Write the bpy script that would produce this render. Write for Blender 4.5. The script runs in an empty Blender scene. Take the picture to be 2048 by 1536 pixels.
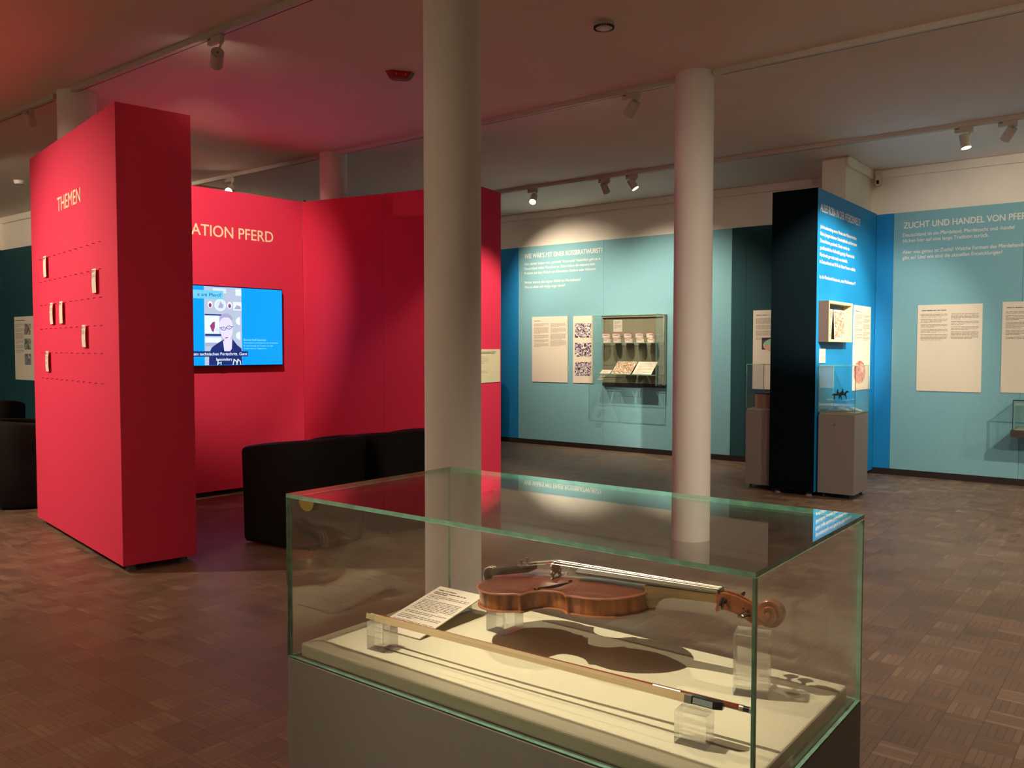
import bpy, bmesh, math, random
from mathutils import Vector, Matrix, Euler
random.seed(7)
D = bpy.data
S = bpy.context.scene
COL = S.collection

# ------------------------------------------------------------------ camera, world, exposure
IW, IH, FPX = 2048, 1536, 1697.4
YAW, PITCH, ROLL = -0.6623, 0.0415, 0.0006
EYE = Vector((0, 0, 1.25))
_f = Vector((math.sin(YAW) * math.cos(PITCH), math.cos(YAW) * math.cos(PITCH), -math.sin(PITCH)))
_r = Vector((math.cos(YAW), -math.sin(YAW), 0))
_u = _r.cross(_f)
_c, _s = math.cos(ROLL), math.sin(ROLL)
CR, CU = _c * _r + _s * _u, -_s * _r + _c * _u
cam = D.cameras.new('camera')
cam.sensor_fit = 'HORIZONTAL'
cam.sensor_width = 36.0
cam.lens = 36.0 * FPX / IW
cam.clip_start = 0.05
cam.clip_end = 60
camo = D.objects.new('camera', cam)
COL.objects.link(camo)
_m = Matrix.Identity(4)
for i in range(3):
    _m[i][0], _m[i][1], _m[i][2], _m[i][3] = CR[i], CU[i], -_f[i], EYE[i]
camo.matrix_world = _m
S.camera = camo
S.view_settings.view_transform = 'Standard'
S.view_settings.look = 'None'
S.view_settings.gamma = 1.0
S.view_settings.use_curve_mapping = False
S.view_settings.exposure = 1.42
w = D.worlds.new('dim_interior')
S.world = w
w.use_nodes = True
w.node_tree.nodes['Background'].inputs[0].default_value = (1, 0.85, 0.7, 1)
w.node_tree.nodes['Background'].inputs[1].default_value = 0.02
cy = S.cycles
cy.max_bounces = 10
cy.diffuse_bounces = 5
cy.glossy_bounces = 5
cy.transmission_bounces = 10
cy.transparent_max_bounces = 24
cy.sample_clamp_indirect = 4.0
cy.blur_glossy = 0.5
cy.caustics_reflective = False
cy.caustics_refractive = False
cy.use_denoising = True
cy.use_light_tree = True
LAMP_COL = (1.0, 0.83, 0.62)
KL = 1.0   # common lamp output factor

def ray(x, y):
    return CR * ((x - IW / 2) / FPX) - CU * ((y - IH / 2) / FPX) + _f
def at_z(x, y, z):
    d = ray(x, y); return EYE + d * ((z - EYE.z) / d.z)
def at_y(x, y, Y):
    d = ray(x, y); return EYE + d * (Y / d.y)
def at_x(x, y, X):
    d = ray(x, y); return EYE + d * (X / d.x)

# ------------------------------------------------------------------ materials
def lin(c):
    return tuple((v / 12.92 if v <= .04045 else ((v + .055) / 1.055) ** 2.4) for v in (x / 255.0 for x in c))
def nodes(name):
    m = D.materials.new(name); m.use_nodes = True
    nt = m.node_tree
    return m, nt, nt.nodes['Principled BSDF']
def mat(name, rgb, rough=.6, metal=0.0, spec=.5, noise=0.0, nscale=60, bump=0.0, bscale=200, srgb=True, coat=0.0):
    m, nt, b = nodes(name)
    c = lin(rgb) if srgb else rgb
    b.inputs['Base Color'].default_value = (*c, 1)
    b.inputs['Roughness'].default_value = rough
    b.inputs['Metallic'].default_value = metal
    b.inputs['Specular IOR Level'].default_value = spec
    b.inputs['Coat Weight'].default_value = coat
    tc = None
    if noise or bump:
        tc = nt.nodes.new('ShaderNodeTexCoord')
    if noise:
        n = nt.nodes.new('ShaderNodeTexNoise'); n.inputs['Scale'].default_value = nscale
        n.inputs['Detail'].default_value = 4
        nt.links.new(tc.outputs['Object'], n.inputs['Vector'])
        r = nt.nodes.new('ShaderNodeValToRGB')
        r.color_ramp.elements[0].position = .3; r.color_ramp.elements[1].position = .7
        r.color_ramp.elements[0].color = (*[v * (1 - noise) for v in c], 1)
        r.color_ramp.elements[1].color = (*[min(1, v * (1 + noise)) for v in c], 1)
        nt.links.new(n.outputs['Fac'], r.inputs[0]); nt.links.new(r.outputs[0], b.inputs['Base Color'])
    if bump:
        n = nt.nodes.new('ShaderNodeTexNoise'); n.inputs['Scale'].default_value = bscale
        nt.links.new(tc.outputs['Object'], n.inputs['Vector'])
        bp = nt.nodes.new('ShaderNodeBump'); bp.inputs['Strength'].default_value = bump
        bp.inputs['Distance'].default_value = .002
        nt.links.new(n.outputs['Fac'], bp.inputs['Height']); nt.links.new(bp.outputs[0], b.inputs['Normal'])
    return m
def emis(name, rgb, strength=1.0):
    m, nt, b = nodes(name)
    b.inputs['Base Color'].default_value = (0, 0, 0, 1)
    b.inputs['Roughness'].default_value = .3
    b.inputs['Emission Color'].default_value = (*lin(rgb), 1)
    b.inputs['Emission Strength'].default_value = strength
    return m
def thin_glass(name, tint=(.985, .995, .99), f0=.05):
    m = D.materials.new(name); m.use_nodes = True; nt = m.node_tree; nt.nodes.clear()
    o = nt.nodes.new('ShaderNodeOutputMaterial'); mx = nt.nodes.new('ShaderNodeMixShader')
    t = nt.nodes.new('ShaderNodeBsdfTransparent'); t.inputs[0].default_value = (*tint, 1)
    g = nt.nodes.new('ShaderNodeBsdfGlossy'); g.inputs['Roughness'].default_value = 0.0
    g.inputs['Color'].default_value = (.95, 1, .98, 1)
    lw = nt.nodes.new('ShaderNodeLayerWeight'); lw.inputs['Blend'].default_value = .5
    p = nt.nodes.new('ShaderNodeMath'); p.operation = 'POWER'; p.inputs[1].default_value = 5
    a = nt.nodes.new('ShaderNodeMath'); a.operation = 'MULTIPLY_ADD'; a.inputs[1].default_value = 1 - f0; a.inputs[2].default_value = f0
    L = nt.links.new
    L(lw.outputs['Facing'], p.inputs[0]); L(p.outputs[0], a.inputs[0]); L(a.outputs[0], mx.inputs[0])
    L(t.outputs[0], mx.inputs[1]); L(g.outputs[0], mx.inputs[2]); L(mx.outputs[0], o.inputs[0])
    return m
def acrylic(name):
    m = D.materials.new(name); m.use_nodes = True; nt = m.node_tree; nt.nodes.clear()
    o = nt.nodes.new('ShaderNodeOutputMaterial'); mx = nt.nodes.new('ShaderNodeMixShader')
    mx.inputs[0].default_value = .55
    t = nt.nodes.new('ShaderNodeBsdfTransparent'); t.inputs[0].default_value = (.97, .98, .98, 1)
    g = nt.nodes.new('ShaderNodeBsdfGlass'); g.inputs['IOR'].default_value = 1.49; g.inputs['Roughness'].default_value = 0
    L = nt.links.new
    L(t.outputs[0], mx.inputs[1]); L(g.outputs[0], mx.inputs[2]); L(mx.outputs[0], o.inputs[0])
    return m
def parquet(name):
    m, nt, b = nodes(name)
    N = nt.nodes.new; L = nt.links.new
    tc = N('ShaderNodeTexCoord'); sep = N('ShaderNodeSeparateXYZ'); L(tc.outputs['Object'], sep.inputs[0])
    def M(op, a, c=None, d=None):
        n = N('ShaderNodeMath'); n.operation = op
        for i, v in enumerate((a, c, d)):
            if v is None: continue
            if isinstance(v, (int, float)): n.inputs[i].default_value = v
            else: L(v, n.inputs[i])
        return n.outputs[0]
    T = 1 / .118
    xs = M('MULTIPLY', sep.outputs[0], T); ys = M('MULTIPLY', sep.outputs[1], T)
    xi = M('FLOOR', xs); yi = M('FLOOR', ys)
    fx = M('SUBTRACT', xs, xi); fy = M('SUBTRACT', ys, yi)
    par = M('FLOORED_MODULO', M('ADD', xi, yi), 2)
    u = M('ADD', M('MULTIPLY', fx, M('SUBTRACT', 1, par)), M('MULTIPLY', fy, par))
    v = M('ADD', M('MULTIPLY', fy, M('SUBTRACT', 1, par)), M('MULTIPLY', fx, par))
    s5 = M('MULTIPLY', u, 5); si = M('FLOOR', s5); sf = M('SUBTRACT', s5, si)
    cmb = N('ShaderNodeCombineXYZ'); L(xi, cmb.inputs[0]); L(yi, cmb.inputs[1]); L(si, cmb.inputs[2])
    wn = N('ShaderNodeTexWhiteNoise'); wn.noise_dimensions = '3D'; L(cmb.outputs[0], wn.inputs['Vector'])
    cm2 = N('ShaderNodeCombineXYZ'); L(xi, cm2.inputs[0]); L(yi, cm2.inputs[1])
    wn2 = N('ShaderNodeTexWhiteNoise'); wn2.noise_dimensions = '3D'; L(cm2.outputs[0], wn2.inputs['Vector'])
    val = M('ADD', M('MULTIPLY', wn.outputs['Value'], .55), M('MULTIPLY', wn2.outputs['Value'], .45))
    r = N('ShaderNodeValToRGB'); L(val, r.inputs[0])
    r.color_ramp.elements[0].position = 0; r.color_ramp.elements[0].color = (.118, .072, .048, 1)
    r.color_ramp.elements[1].position = 1; r.color_ramp.elements[1].color = (.255, .172, .116, 1)
    e = r.color_ramp.elements.new(.45); e.color = (.166, .103, .067, 1)
    e = r.color_ramp.elements.new(.8); e.color = (.204, .131, .087, 1)
    gn = N('ShaderNodeTexNoise'); gn.inputs['Scale'].default_value = 3
    gv = N('ShaderNodeCombineXYZ'); L(M('MULTIPLY', u, 30), gv.inputs[0]); L(M('MULTIPLY', v, 3), gv.inputs[1]); L(wn.outputs['Value'], gv.inputs[2])
    L(gv.outputs[0], gn.inputs['Vector'])
    gap = M('MINIMUM', M('MULTIPLY', sf, 14), M('MULTIPLY', M('SUBTRACT', 1, sf), 14))
    edge = M('MINIMUM', M('MINIMUM', fx, M('SUBTRACT', 1, fx)), M('MINIMUM', fy, M('SUBTRACT', 1, fy)))
    g2 = M('MINIMUM', gap, M('MULTIPLY', edge, 60))
    g2 = M('MINIMUM', M('ADD', M('MULTIPLY', g2, .6), .4), 1.0)
    fac = M('MULTIPLY', g2, M('ADD', M('MULTIPLY', gn.outputs['Fac'], .5), .75))
    big = N('ShaderNodeTexNoise'); big.inputs['Scale'].default_value = 1.1; L(tc.outputs['Object'], big.inputs['Vector'])
    fac = M('MULTIPLY', fac, M('ADD', M('MULTIPLY', big.outputs['Fac'], .4), .8))
    vm = N('ShaderNodeVectorMath'); vm.operation = 'SCALE'; L(r.outputs[0], vm.inputs[0]); L(fac, vm.inputs['Scale'])
    L(vm.outputs[0], b.inputs['Base Color'])
    L(M('ADD', M('MULTIPLY', wn.outputs['Value'], .16), .40), b.inputs['Roughness'])
    b.inputs['Specular IOR Level'].default_value = .45
    bp = N('ShaderNodeBump'); bp.inputs['Strength'].default_value = .35; bp.inputs['Distance'].default_value = .002
    L(M('ADD', M('MULTIPLY', g2, .5), wn.outputs['Value']), bp.inputs['Height']); L(bp.outputs[0], b.inputs['Normal'])
    return m
def wood(name, c0, c1, rough=.3, scale=(4, 60, 60), coat=.3, spots=0):
    m, nt, b = nodes(name)
    N = nt.nodes.new; L = nt.links.new
    tc = N('ShaderNodeTexCoord'); mp = N('ShaderNodeMapping'); mp.inputs['Scale'].default_value = scale
    L(tc.outputs['Object'], mp.inputs[0])
    n = N('ShaderNodeTexNoise'); n.inputs['Scale'].default_value = 1.0; n.inputs['Detail'].default_value = 5
    L(mp.outputs[0], n.inputs['Vector'])
    r = N('ShaderNodeValToRGB'); r.color_ramp.elements[0].position = .3; r.color_ramp.elements[1].position = .72
    r.color_ramp.elements[0].color = (*lin(c0), 1); r.color_ramp.elements[1].color = (*lin(c1), 1)
    L(n.outputs['Fac'], r.inputs[0]); L(r.outputs[0], b.inputs['Base Color'])
    b.inputs['Roughness'].default_value = rough; b.inputs['Coat Weight'].default_value = coat
    b.inputs['Coat Roughness'].default_value = .15
    return m

M = {}
M['white'] = mat('white_wall_paint', (236, 228, 216), .85, noise=.03, nscale=4)
M['ceil'] = mat('ceiling_paint', (236, 222, 210), .9, noise=.02, nscale=3)
M['column'] = mat('column_plaster', (232, 226, 222), .8, bump=.3, bscale=90)
M['teal'] = mat('light_teal_panel', (124, 178, 192), .75, noise=.03, nscale=40)
M['dteal'] = mat('dark_teal_panel', (10, 68, 76), .8)
M['blue'] = mat('blue_panel', (0, 132, 200), .6)
M['black'] = mat('dark_skirting', (28, 14, 12), .6)
M['red'] = mat('red_fabric_panel', (226, 46, 84), .85, noise=.05, nscale=300, bump=.25, bscale=500)
M['endshade'] = mat('shaded_navy_end_panel', (0, 12, 20), .8, spec=.08)  # near black because this end is unlit; that shade is in the colour
M['floor'] = parquet('mosaic_parquet')
M['track'] = mat('track_white', (205, 196, 186), .5)
M['slot'] = mat('track_slot', (30, 20, 18), .6)
M['lamp'] = mat('lamp_body', (196, 186, 172), .45)
M['lampdark'] = mat('lamp_label', (110, 105, 100), .5)
M['lens'] = emis('lit_lens', (255, 240, 205), 14)
M['lensoff'] = mat('unlit_lens', (60, 55, 50), .15)
M['paper'] = mat('white_board', (232, 222, 204), .7)
M['ink'] = mat('grey_print', (172, 160, 146), .7)
M['dink'] = mat('dark_print', (104, 94, 88), .7)
M['letter'] = mat('white_lettering', (238, 232, 222), .6)
M['cream'] = mat('cream_lettering', (248, 226, 190), .6)
M['plinth'] = mat('grey_plinth', (132, 124, 122), .55, noise=.03, nscale=200)
M['pushplinth'] = mat('grey_plinth_dark', (134, 132, 127), .55, noise=.04, nscale=300)
M['cloth'] = mat('sand_felt', (214, 209, 180), .95, noise=.05, nscale=350, bump=.2, bscale=700)
M['clothedge'] = mat('felt_edge', (150, 150, 132), .95, noise=.05, nscale=350)
M['glass'] = thin_glass('case_glass')
M['gedge'] = mat('green_glass_edge', (128, 186, 160), .08, noise=.25, nscale=40, spec=.8)
M['acryl'] = acrylic('clear_acrylic')
M['blackfab'] = mat('black_leatherette', (15, 13, 12), .75, spec=.2)
M['rubber'] = mat('foot_rubber', (120, 112, 100), .6)
M['screenframe'] = mat('screen_bezel', (10, 12, 20), .3)
M['metal'] = mat('brushed_metal', (150, 148, 140), .35, metal=.9)
M['redlens'] = mat('red_housing', (190, 0, 32), .4)
M['hook'] = mat('red_hook', (110, 6, 22), .5)

# ------------------------------------------------------------------ mesh helpers
class MB:
    def __init__(s): s.v = []; s.f = []; s.mi = []
    def add(s, verts, faces, mi=0):
        o = len(s.v); s.v += [tuple(v) for v in verts]; s.f += [tuple(i + o for i in f) for f in faces]
        s.mi += [mi] * len(faces); return s
    def box(s, a, b, mi=0, T=None):
        x0, y0, z0 = a; x1, y1, z1 = b
        vs = [Vector(p) for p in ((x0, y0, z0), (x1, y0, z0), (x1, y1, z0), (x0, y1, z0), (x0, y0, z1), (x1, y0, z1), (x1, y1, z1), (x0, y1, z1))]
        if T is not None: vs = [T @ v for v in vs]
        return s.add(vs, [(3, 2, 1, 0), (4, 5, 6, 7), (0, 1, 5, 4), (1, 2, 6, 5), (2, 3, 7, 6), (3, 0, 4, 7)], mi)
    def cyl(s, p0, p1, r0, r1=None, n=20, mi=0, cap=True):
        r1 = r0 if r1 is None else r1
        p0, p1 = Vector(p0), Vector(p1); d = (p1 - p0).normalized()
        a = d.orthogonal().normalized(); b = d.cross(a)
        vs = []
        for p, r in ((p0, r0), (p1, r1)):
            for i in range(n):
                t = 2 * math.pi * i / n
                vs.append(p + (a * math.cos(t) + b * math.sin(t)) * r)
        fs = [(i, (i + 1) % n, n + (i + 1) % n, n + i) for i in range(n)]
        if cap: fs += [tuple(range(n))[::-1], tuple(range(n, 2 * n))]
        return s.add(vs, fs, mi)
    def tube(s, pts, r, n=8, mi=0):
        pts = [Vector(p) for p in pts]; rs = r if isinstance(r, (list, tuple)) else [r] * len(pts)
        vs = []; prev = None
        for k, p in enumerate(pts):
            d = (pts[min(k + 1, len(pts) - 1)] - pts[max(k - 1, 0)]).normalized()
            if prev is None: a = d.orthogonal().normalized()
            else: a = (prev - d * prev.dot(d)).normalized()
            prev = a; b = d.cross(a)
            for i in range(n):
                t = 2 * math.pi * i / n
                vs.append(p + (a * math.cos(t) + b * math.sin(t)) * rs[k])
        fs = []
        for k in range(len(pts) - 1):
            for i in range(n):
                fs.append((k * n + i, k * n + (i + 1) % n, (k + 1) * n + (i + 1) % n, (k + 1) * n + i))
        fs += [tuple(range(n))[::-1], tuple(range((len(pts) - 1) * n, len(pts) * n))]
        return s.add(vs, fs, mi)
    def grid(s, rows, mi=0, closed=False):
        n = len(rows[0]); vs = [p for r in rows for p in r]; fs = []
        for k in range(len(rows) - 1):
            for i in range(n if closed else n - 1):
                j = (i + 1) % n
                fs.append((k * n + i, k * n + j, (k + 1) * n + j, (k + 1) * n + i))
        return s.add(vs, fs, mi)
    def prism(s, poly, n0, n1, axes, mi=0):
        """poly of (a,b); extruded between n0 and n1 along the third axis. axes: function (a,b,n)->point"""
        k = len(poly)
        vs = [axes(a, b, n0) for a, b in poly] + [axes(a, b, n1) for a, b in poly]
        fs = [tuple(range(k))[::-1], tuple(range(k, 2 * k))] + [(i, (i + 1) % k, k + (i + 1) % k, k + i) for i in range(k)]
        return s.add(vs, fs, mi)
    def build(s, name, mats, parent=None, smooth=False, bevel=0, T=None, seg=2):
        me = D.meshes.new(name)
        me.from_pydata(s.v, [], s.f)
        mats = mats if isinstance(mats, (list, tuple)) else [mats]
        for m in mats: me.materials.append(m)
        me.polygons.foreach_set('material_index', s.mi)
        bm = bmesh.new(); bm.from_mesh(me); bmesh.ops.recalc_face_normals(bm, faces=bm.faces); bm.to_mesh(me); bm.free()
        if smooth: me.polygons.foreach_set('use_smooth', [True] * len(me.polygons))
        me.update()
        o = D.objects.new(name, me); COL.objects.link(o)
        if T is not None: o.matrix_world = T
        if parent is not None: o.parent = parent
        if bevel:
            md = o.modifiers.new('bevel', 'BEVEL'); md.width = bevel; md.segments = seg; md.limit_method = 'ANGLE'
        if smooth:
            try:
                me.set_sharp_from_angle(angle=math.radians(40))
            except Exception: pass
        return o
def thing(name, label, cat, loc=(0, 0, 0), rz=0.0, group=None, T=None):
    o = D.objects.new(name, None); COL.objects.link(o); o.empty_display_size = .1
    if T is not None: o.matrix_world = T
    else: o.location = loc; o.rotation_euler = (0, 0, rz)
    o['label'] = label; o['category'] = cat
    if group: o['group'] = group
    return o
def tag(o, label, cat, group=None):
    o['label'] = label; o['category'] = cat
    if group: o['group'] = group
    return o
def struct(o):
    o['kind'] = 'structure'; return o
def frame(origin, u, n=None):
    """matrix: local x = u (horizontal, reading direction), local y = world z, local z = outward normal"""
    u = Vector(u).normalized(); v = Vector((0, 0, 1)); nn = u.cross(v)
    m = Matrix.Identity(4)
    for i in range(3): m[i][0], m[i][1], m[i][2], m[i][3] = u[i], v[i], nn[i], origin[i]
    return m
FA = {}
def text(name, body, x, y, w_, cap, material, parent, T=None, bold=0.0, align='l', depth=.0006, z=.001):
    """flat lettering; lower left at (x,y) in parent space; w_ = total width (None = natural), cap = capital height"""
    cu = D.curves.new(name, 'FONT'); cu.body = body; cu.size = 1.0; cu.resolution_u = 6 if cap > .03 else 3
    cu.extrude = 0.0
    ob = D.objects.new(name + '_tmp', cu); COL.objects.link(ob)
    bpy.context.view_layer.update()
    dg = bpy.context.evaluated_depsgraph_get()
    me = D.meshes.new_from_object(ob.evaluated_get(dg))
    D.objects.remove(ob)
    xs = [v.co.x for v in me.vertices] or [0, 1]
    x0, x1 = min(xs), max(xs)
    sy = cap / .73
    sx = sy if w_ is None else w_ / max(1e-6, (x1 - x0))
    for v in me.vertices:
        v.co = (x + (v.co.x - x0) * sx, y + v.co.y * sy, z)
    if bold:   # heavier strokes: the same glyphs again, shifted by a fraction of the stroke
        vs = [v.co.copy() for v in me.vertices]; fs = [tuple(p.vertices) for p in me.polygons]; n = len(vs)
        dl = bold * cap * .9
        vs2 = [v + Vector((dl, 0, .0002)) for v in vs] + [v + Vector((dl * .5, dl * .7, .0004)) for v in vs]
        me = D.meshes.new(name); me.from_pydata([tuple(v) for v in vs + vs2], [], fs + [tuple(i + n for i in f) for f in fs] + [tuple(i + 2 * n for i in f) for f in fs])
    me.materials.clear(); me.materials.append(material)
    o = D.objects.new(name, me); COL.objects.link(o)
    if parent is not None: o.parent = parent
    elif T is not None: o.matrix_world = T
    return o
def lines(name, rows, x, y, lh, cap, material, parent, width=None, bold=0.0, z=.001):
    """several text lines joined into one lettering mesh; width = width of the widest (scaled alike)"""
    objs = [text(name, r, 0, 0, None, cap, material, None, bold=bold, z=z) if r else None for r in rows]
    mx = max(max((v.co.x for v in o.data.vertices), default=0) for o in objs if o)
    k = 1.0 if width is None else width / mx
    mb = MB()
    for i, o in enumerate(objs):
        if not o: continue
        mb.add([(x + v.co.x * k, y + v.co.y - i * lh, v.co.z) for v in o.data.vertices], [tuple(p.vertices) for p in o.data.polygons])
        me = o.data; D.objects.remove(o); D.meshes.remove(me)
    me = D.meshes.new(name); me.from_pydata(mb.v, [], mb.f); me.materials.append(material)
    o = D.objects.new(name, me); COL.objects.link(o); o.parent = parent
    return o
def printbars(name, x0, y1, w_, rows, lh, parent, material=None, cols=1, gapc=.04, z=.0012, th=.45, seed=1):
    """rows: list of paragraph line counts; makes unreadably small print as rows of word strokes"""
    rnd = random.Random(seed); mb = MB()
    cw = (w_ - gapc * (cols - 1)) / cols
    for c in range(cols):
        y = y1
        for n in rows[c] if isinstance(rows[0], (list, tuple)) else rows:
            for k in range(n):
                xx = x0 + c * (cw + gapc); end = xx + cw * (1 if k < n - 1 else rnd.uniform(.3, .9))
                while xx < end - lh * .4:
                    ww = min(rnd.uniform(.8, 3.8) * lh, end - xx)
                    mb.add([(xx, y - lh * th, z), (xx + ww, y - lh * th, z), (xx + ww, y, z), (xx, y, z)], [(0, 1, 2, 3)])
                    xx += ww + lh * .35
                y -= lh
            y -= lh * .9
    me = D.meshes.new(name); me.from_pydata(mb.v, [], mb.f); me.materials.append(material or M['ink'])
    o = D.objects.new(name, me); COL.objects.link(o); o.parent = parent
    return o

# ------------------------------------------------------------------ room shell
ZC = 3.023; YB = 8.945; ZP = 2.583
XL = -12.62; YL = 4.885; XR = -8.40
X1, Y0 = 4.2, -4.6
def sbox(name, a, b, m, bevel=0): return struct(MB().box(a, b).build(name, m, bevel=bevel))
sbox('floor', (XL - .3, Y0 - .3, -.1), (X1 + .3, YB + .3, 0), M['floor'])
sbox('ceiling', (XL - .3, Y0 - .3, ZC), (X1 + .3, YB + .3, ZC + .15), M['ceil'])
wb = sbox('wall_back', (XR - .2, YB + .02, 0), (X1 + .2, YB + .25, ZC), M['white'])
def panel(x0, x1, mt, lab=None, y=YB, par=None, z0=.062, z1=ZP, seams=()):
    mb = MB(); xs = [x0] + list(seams) + [x1]
    for a, b in zip(xs[:-1], xs[1:]):
        mb.box((a + .0012, y, z0), (b - .0012, y + .02, z1))
    o = mb.build('painted_panel', mt, parent=par)
    if lab: o['label'] = lab
    return o
panel(XR + .02, -6.867, M['blue'], 'blue wall panel', par=wb)
panel(-6.867, -3.888, M['teal'], 'light teal wall panel', par=wb, seams=(-5.55, -4.57))
panel(-3.888, -2.39, M['dteal'], 'dark teal wall panel', par=wb, seams=(-3.72,))
panel(-2.37, -2.209, M['blue'], 'narrow blue wall panel', par=wb)
panel(-2.209, X1, M['teal'], 'light teal wall panel', par=wb, seams=(-1.10, 0.15, 1.4, 2.7))
wr = sbox('wall_return', (XR - .2, YL + .02, 0), (XR, YB + .25, ZC), M['white'])
MB().box((XR, YL, .062), (XR + .02, YB, ZP)).build('painted_panel', M['blue'], parent=wr)
wl = sbox('wall_left', (XL - .2, YL + .02, 0), (XR - .2, YL + .25, ZC), M['white'])
MB().box((XL, YL, .062), (XR - .02, YL + .02, ZP)).build('painted_panel', M['dteal'], parent=wl)
ws = sbox('wall_side', (XL - .25, Y0, 0), (XL - .0, YL + .25, ZC), M['white'])
MB().box((XL, Y0, .062), (XL + .02, YL, ZP)).build('painted_panel', M['dteal'], parent=ws)
sbox('wall_right', (X1, Y0, 0), (X1 + .2, YB + .2, ZC), M['white'])
MB().box((X1 - .02, Y0, .062), (X1 - .0005, YB, ZP)).build('painted_panel', M['dteal'], parent=D.objects['wall_right'])  # unseen dark panel, added to cut bounce from the white wall
wf = sbox('wall_front', (XL - .2, Y0 - .2, 0), (X1 + .2, Y0, ZC), M['white'])
MB().box((XL, Y0 + .0005, .062), (X1 - .03, Y0 + .02, ZP)).build('painted_panel', M['dteal'], parent=wf)  # unseen dark panel, added so the case glass reflects less haze
sbox('wall_pier', (-2.64, 8.10, 0), (-2.425, YB + .02, ZC), M['white'])
sbox('baseboard_back', (XR, YB - .006, 0), (X1, YB + .02, .062), M['black'])
sbox('baseboard_left', (XL, YL - .006, 0), (XR - .0, YL + .02, .062), M['black'])
sbox('baseboard_right', (X1 - .02, Y0, 0), (X1, YB, .062), M['black'])
sbox('trim_1', (XR, YB - .012, ZC - .085), (-2.64, YB + .02, ZC), M['white'], bevel=.01)
sbox('trim_2', (-2.40, YB - .012, ZC - .085), (X1, YB + .02, ZC), M['white'], bevel=.01)
sbox('trim_3', (-2.425, 8.10, ZC - .085), (-2.395, YB - .01, ZC), M['white'], bevel=.008)
sbox('trim_4', (XL, YL - .012, ZC - .085), (XR - .2, YL + .02, ZC), M['white'], bevel=.01)
sbox('trim_5', (XR, YL, ZC - .085), (XR + .03, YB - .012, ZC), M['white'], bevel=.01)

# columns
def column(x, y, label):
    o = MB().cyl((0, 0, 0), (0, 0, ZC), .124, n=64).build('column', M['column'], smooth=True)
    o.location = (x, y, 0); return tag(o, label, 'column')
YT1, YT2, YT3, YT0 = 2.772, 5.112, 7.48, 0.43
column(-2.49, YT1, 'nearest white round column, behind the large glass case')
column(-2.49, YT2, 'white round column in front of the wall showcase of cans')
column(-6.07, 2.855, 'white round column rising out of the red box wall headed THEMEN')
column(-6.10, YT2 + .055, 'white round column rising behind the red wall right of the screen')

# ceiling tracks
def track(x0, x1, y, label):
    t = thing('lighting_track', label, 'light track', (x0, y, ZC))
    L = x1 - x0
    MB().box((0, -.018, -.036), (L, .018, 0)).build('rail', M['track'], parent=t, bevel=.002)
    MB().box((.05, .0095, -.0366), (L - .05, .0150, -.0355)).build('slot', M['slot'], parent=t)
    return t
track(-12.3, -6.20, YT1, 'white ceiling light track left of the column in the red box')
track(-5.94, -2.62, YT1, 'white ceiling light track over the red box wall, nearest in view')
track(-2.36, 3.9, YT1, 'white ceiling light track right of the nearest column')
track(-8.3, -6.23, YT2, 'white ceiling light track behind the red wall with the screen')
track(-5.97, -2.62, YT2, 'white ceiling light track running between the two middle columns')
track(-2.36, 3.9, YT2, 'white ceiling light track leaving the second column to the right')
track(-8.3, 3.9, YT3, 'white ceiling light track nearest the back wall')
track(-12.3, 3.9, YT0, 'white ceiling light track above the viewer')

def spotlight(x, y, z, target, on, power, cone, label, blend=.6, ax=None, lens=None, track_z=ZC - .036, rad=.018, side=1):
    """track head: adapter box, arm, cylinder body aimed at target; carries its own lamp"""
    t = thing('track_spotlight', label, 'spotlight', (x, y, track_z))
    ty = (ax - y) if ax is not None else 0
    MB().box((-.075, ty - .013, -.040), (.055, ty + .013, 0)).build('adapter', M['lamp'], parent=t, bevel=.003)
    MB().box((-.068, ty - .0137, -.016), (-.04, ty - .0131, -.006)).build('marking', M['lampdark'], parent=t)
    MB().cyl((.04, ty, -.036), (.04, ty, -.052), .014, .012, n=16).cyl((.04, ty, -.05), (0, 0, z - track_z + .01), .006, n=10).build('arm', M['lamp'], parent=t, smooth=True)
    d = (Vector(target) - Vector((x, y, z))).normalized()
    h = Vector((0, 0, z - track_z))
    q = d.to_track_quat('-Z', 'Y')
    Tm = Matrix.Translation(h) @ q.to_matrix().to_4x4()
    b = MB().cyl((0, 0, .05), (0, 0, -.05), .035, .036, n=32)
    # rim
    b.cyl((0, 0, -.05), (0, 0, -.058), .036, .0355, n=32, cap=False)
    hb = b.build('lamp_head', M['lamp'], parent=t, smooth=True); hb.matrix_local = Tm
    MB().cyl((0, 0, .052), (0, 0, .05), .006, n=10).build('cap_screw', M['lampdark'], parent=hb)
    MB().cyl((0, 0, -.0505), (0, 0, -.0525), .032, n=32).build('lens', M['lens'] if on else M['lensoff'], parent=hb)
    if on:
        l = D.lights.new('spot_lamp', 'SPOT'); l.energy = power * KL; l.color = LAMP_COL
        l.spot_size = math.radians(cone); l.spot_blend = blend; l.shadow_soft_size = rad
        lo = D.objects.new('spot_lamp', l); COL.objects.link(lo); lo.parent = t
        lo.matrix_local = Matrix.Translation(h + d * .075) @ q.to_matrix().to_4x4()
    return t
ZH = 2.87
spotlight(-4.246, YT1, 2.865, (-6.40, 3.95, 1.95), True, 108, 58, 'track spotlight over the red walls, seen from behind its cap')
spotlight(-7.633, YT2, 2.872, (-5.9, 3.0, 1.2), True, 18, 60, 'glaring track spotlight above the red wall with the screen')
spotlight(-5.538, YT3, 2.882, (-4.9, 5.85, .9), True, 60, 34, 'glaring track spotlight between the red wall and the back wall')
spotlight(-4.63, YT3, 2.895, (-4.6, YB, 1.1), True, 85, 96, 'track spotlight second from left on the back track, turned to the wall', blend=1.0)
spotlight(-4.309, YT3, 2.895, (-3.0, 7.9, .7), True, 16, 60, 'track spotlight with a lit lens beside the second column')
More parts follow.
